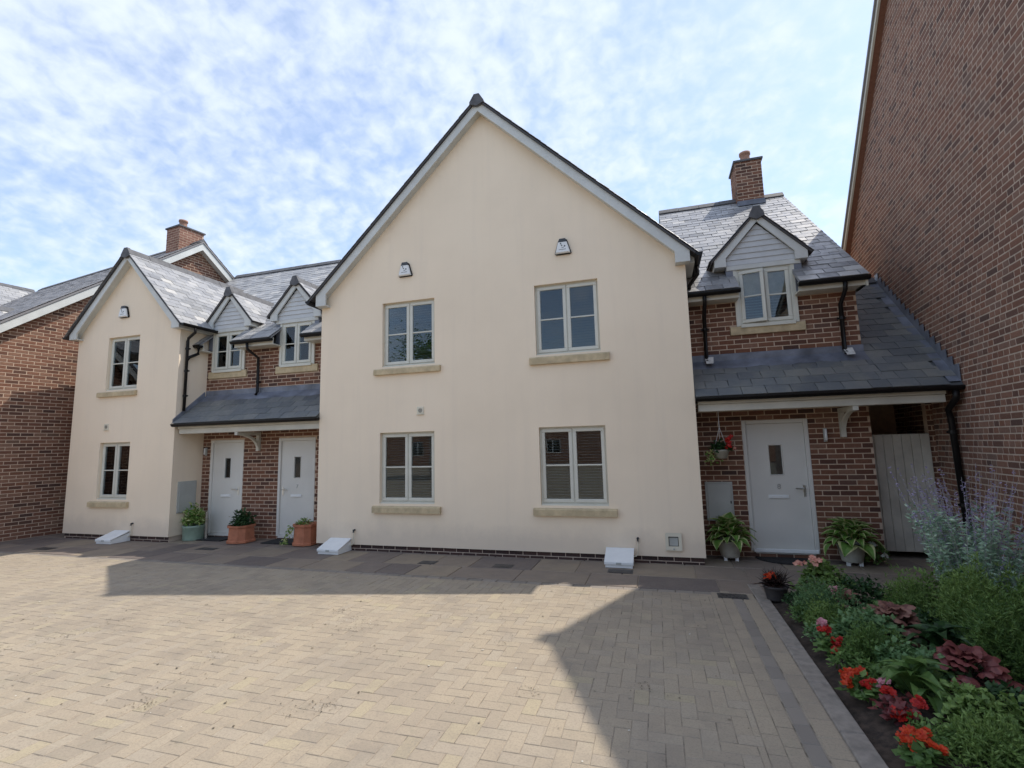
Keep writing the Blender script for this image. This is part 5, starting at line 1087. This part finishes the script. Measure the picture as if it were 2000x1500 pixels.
# ------------------------------------------------------------------ across the court (mirrored in the windows)
t = NT('brick_far'); bk = t.n('ShaderNodeTexBrick'); t.l(t.coord((1, 1, 1)), bk.inputs['Vector'])
sp = t.n('ShaderNodeSeparateXYZ'); cb = t.n('ShaderNodeCombineXYZ'); t.l(t.coord(), sp.inputs[0]); t.l(sp.outputs[0], cb.inputs[0]); t.l(sp.outputs[2], cb.inputs[1]); t.l(cb.outputs[0], bk.inputs['Vector'])
bk.inputs['Scale'].default_value = 1; bk.inputs['Brick Width'].default_value = 0.225; bk.inputs['Row Height'].default_value = 0.075; bk.inputs['Mortar Size'].default_value = 0.007
bk.inputs['Color1'].default_value = (0.15, 0.06, 0.04, 1); bk.inputs['Color2'].default_value = (0.24, 0.10, 0.06, 1); bk.inputs['Mortar'].default_value = (0.5, 0.4, 0.3, 1); t.pbr(bk.outputs['Color'], 0.9)
YO = -31.0
OH = thing('brick_house', (0, YO, 0), 'long red brick house across the court, seen only mirrored in the windows', 'house')
ow = [(x, x+1.1, z, z+1.2) for x in (-26, -22, -18, -14, -10, -6, -1, 3.5, 8) for z in (0.9, 3.2)]
m = MB(); wall_front(m, -28, 12, 0, [(-28, 5.0), (12, 5.0)], ow, 0, 0.1); m.v = [(x, YO-y, z) for x, y, z in m.v]; m.build('wall', 'brick_far', OH)
m = MB(); m.box(-28, 12, YO-7.5, YO-7.4, 0, 5); m.box(-28, -27.9, YO-7.4, YO-0.1, 0, 5); m.box(11.9, 12, YO-7.4, YO-0.1, 0, 5); m.build('rear_wall', 'brick_far', OH)
for y0, y1 in ((YO+0.35, YO-3.75), (YO-7.85, YO-3.75)): slab_roof(OH, [(-28.3, y0, 4.95), (12.3, y0, 4.95), (12.3, y1, 8.3), (-28.3, y1, 8.3)], 0.12, 'slate_far')
for (a, b, c, d) in ow:
    m = MB()
    for q in ((a, a+0.07, c, d), (b-0.07, b, c, d), ((a+b)/2-0.035, (a+b)/2+0.035, c, d)): m.box(q[0], q[1], YO-0.09, YO-0.03, q[2], q[3])
    m.box(a+0.07, b-0.07, YO-0.088, YO-0.032, c, c+0.07); m.box(a+0.07, b-0.07, YO-0.088, YO-0.032, d-0.07, d); f_ = m.build('window', 'board_white', OH); m = MB(); m.box(a+0.05, b-0.05, YO-0.07, YO-0.065, c+0.05, d-0.05); m.build('pane', 'glass', f_)
TR = thing('tree', (-8.5, -15.5, 0), 'broad leafy tree across the court, seen only mirrored in the windows', 'tree')
m = MB(); m.tube([(-8.5, -15.5, -0.1), (-8.45, -15.5, 1.5), (-8.5, -15.45, 3.5), (-8.4, -15.5, 6.5)], [0.24, 0.2, 0.16, 0.05], 10)
ends = []
for k in range(16):
    a = k*2.4; z = 2.2+k*0.27; d = Vector((math.cos(a), math.sin(a), 0.75)).normalized(); ln = 2.3-0.06*k; b = Vector((-8.47, -15.48, z)); e = b+d*ln; ends += [e, b+d*ln*0.65]
    m.tube([b, b+d*ln*0.5+Vector((0, 0, 0.05)), e], [0.07, 0.045, 0.015], 6)
m.build('trunk', 'wood_post', TR); m = MB()
for e in ends+[Vector((-8.4, -15.5, 7))]:
    for k in range(190): leaf_quad(m, e+Vector((random.gauss(0, .5), random.gauss(0, .5), random.gauss(0, .4))), rdir(-.8, .8), rdir(), random.uniform(.1, .18), .09, random.random())
m.build('crown', 'leaf_green', TR)
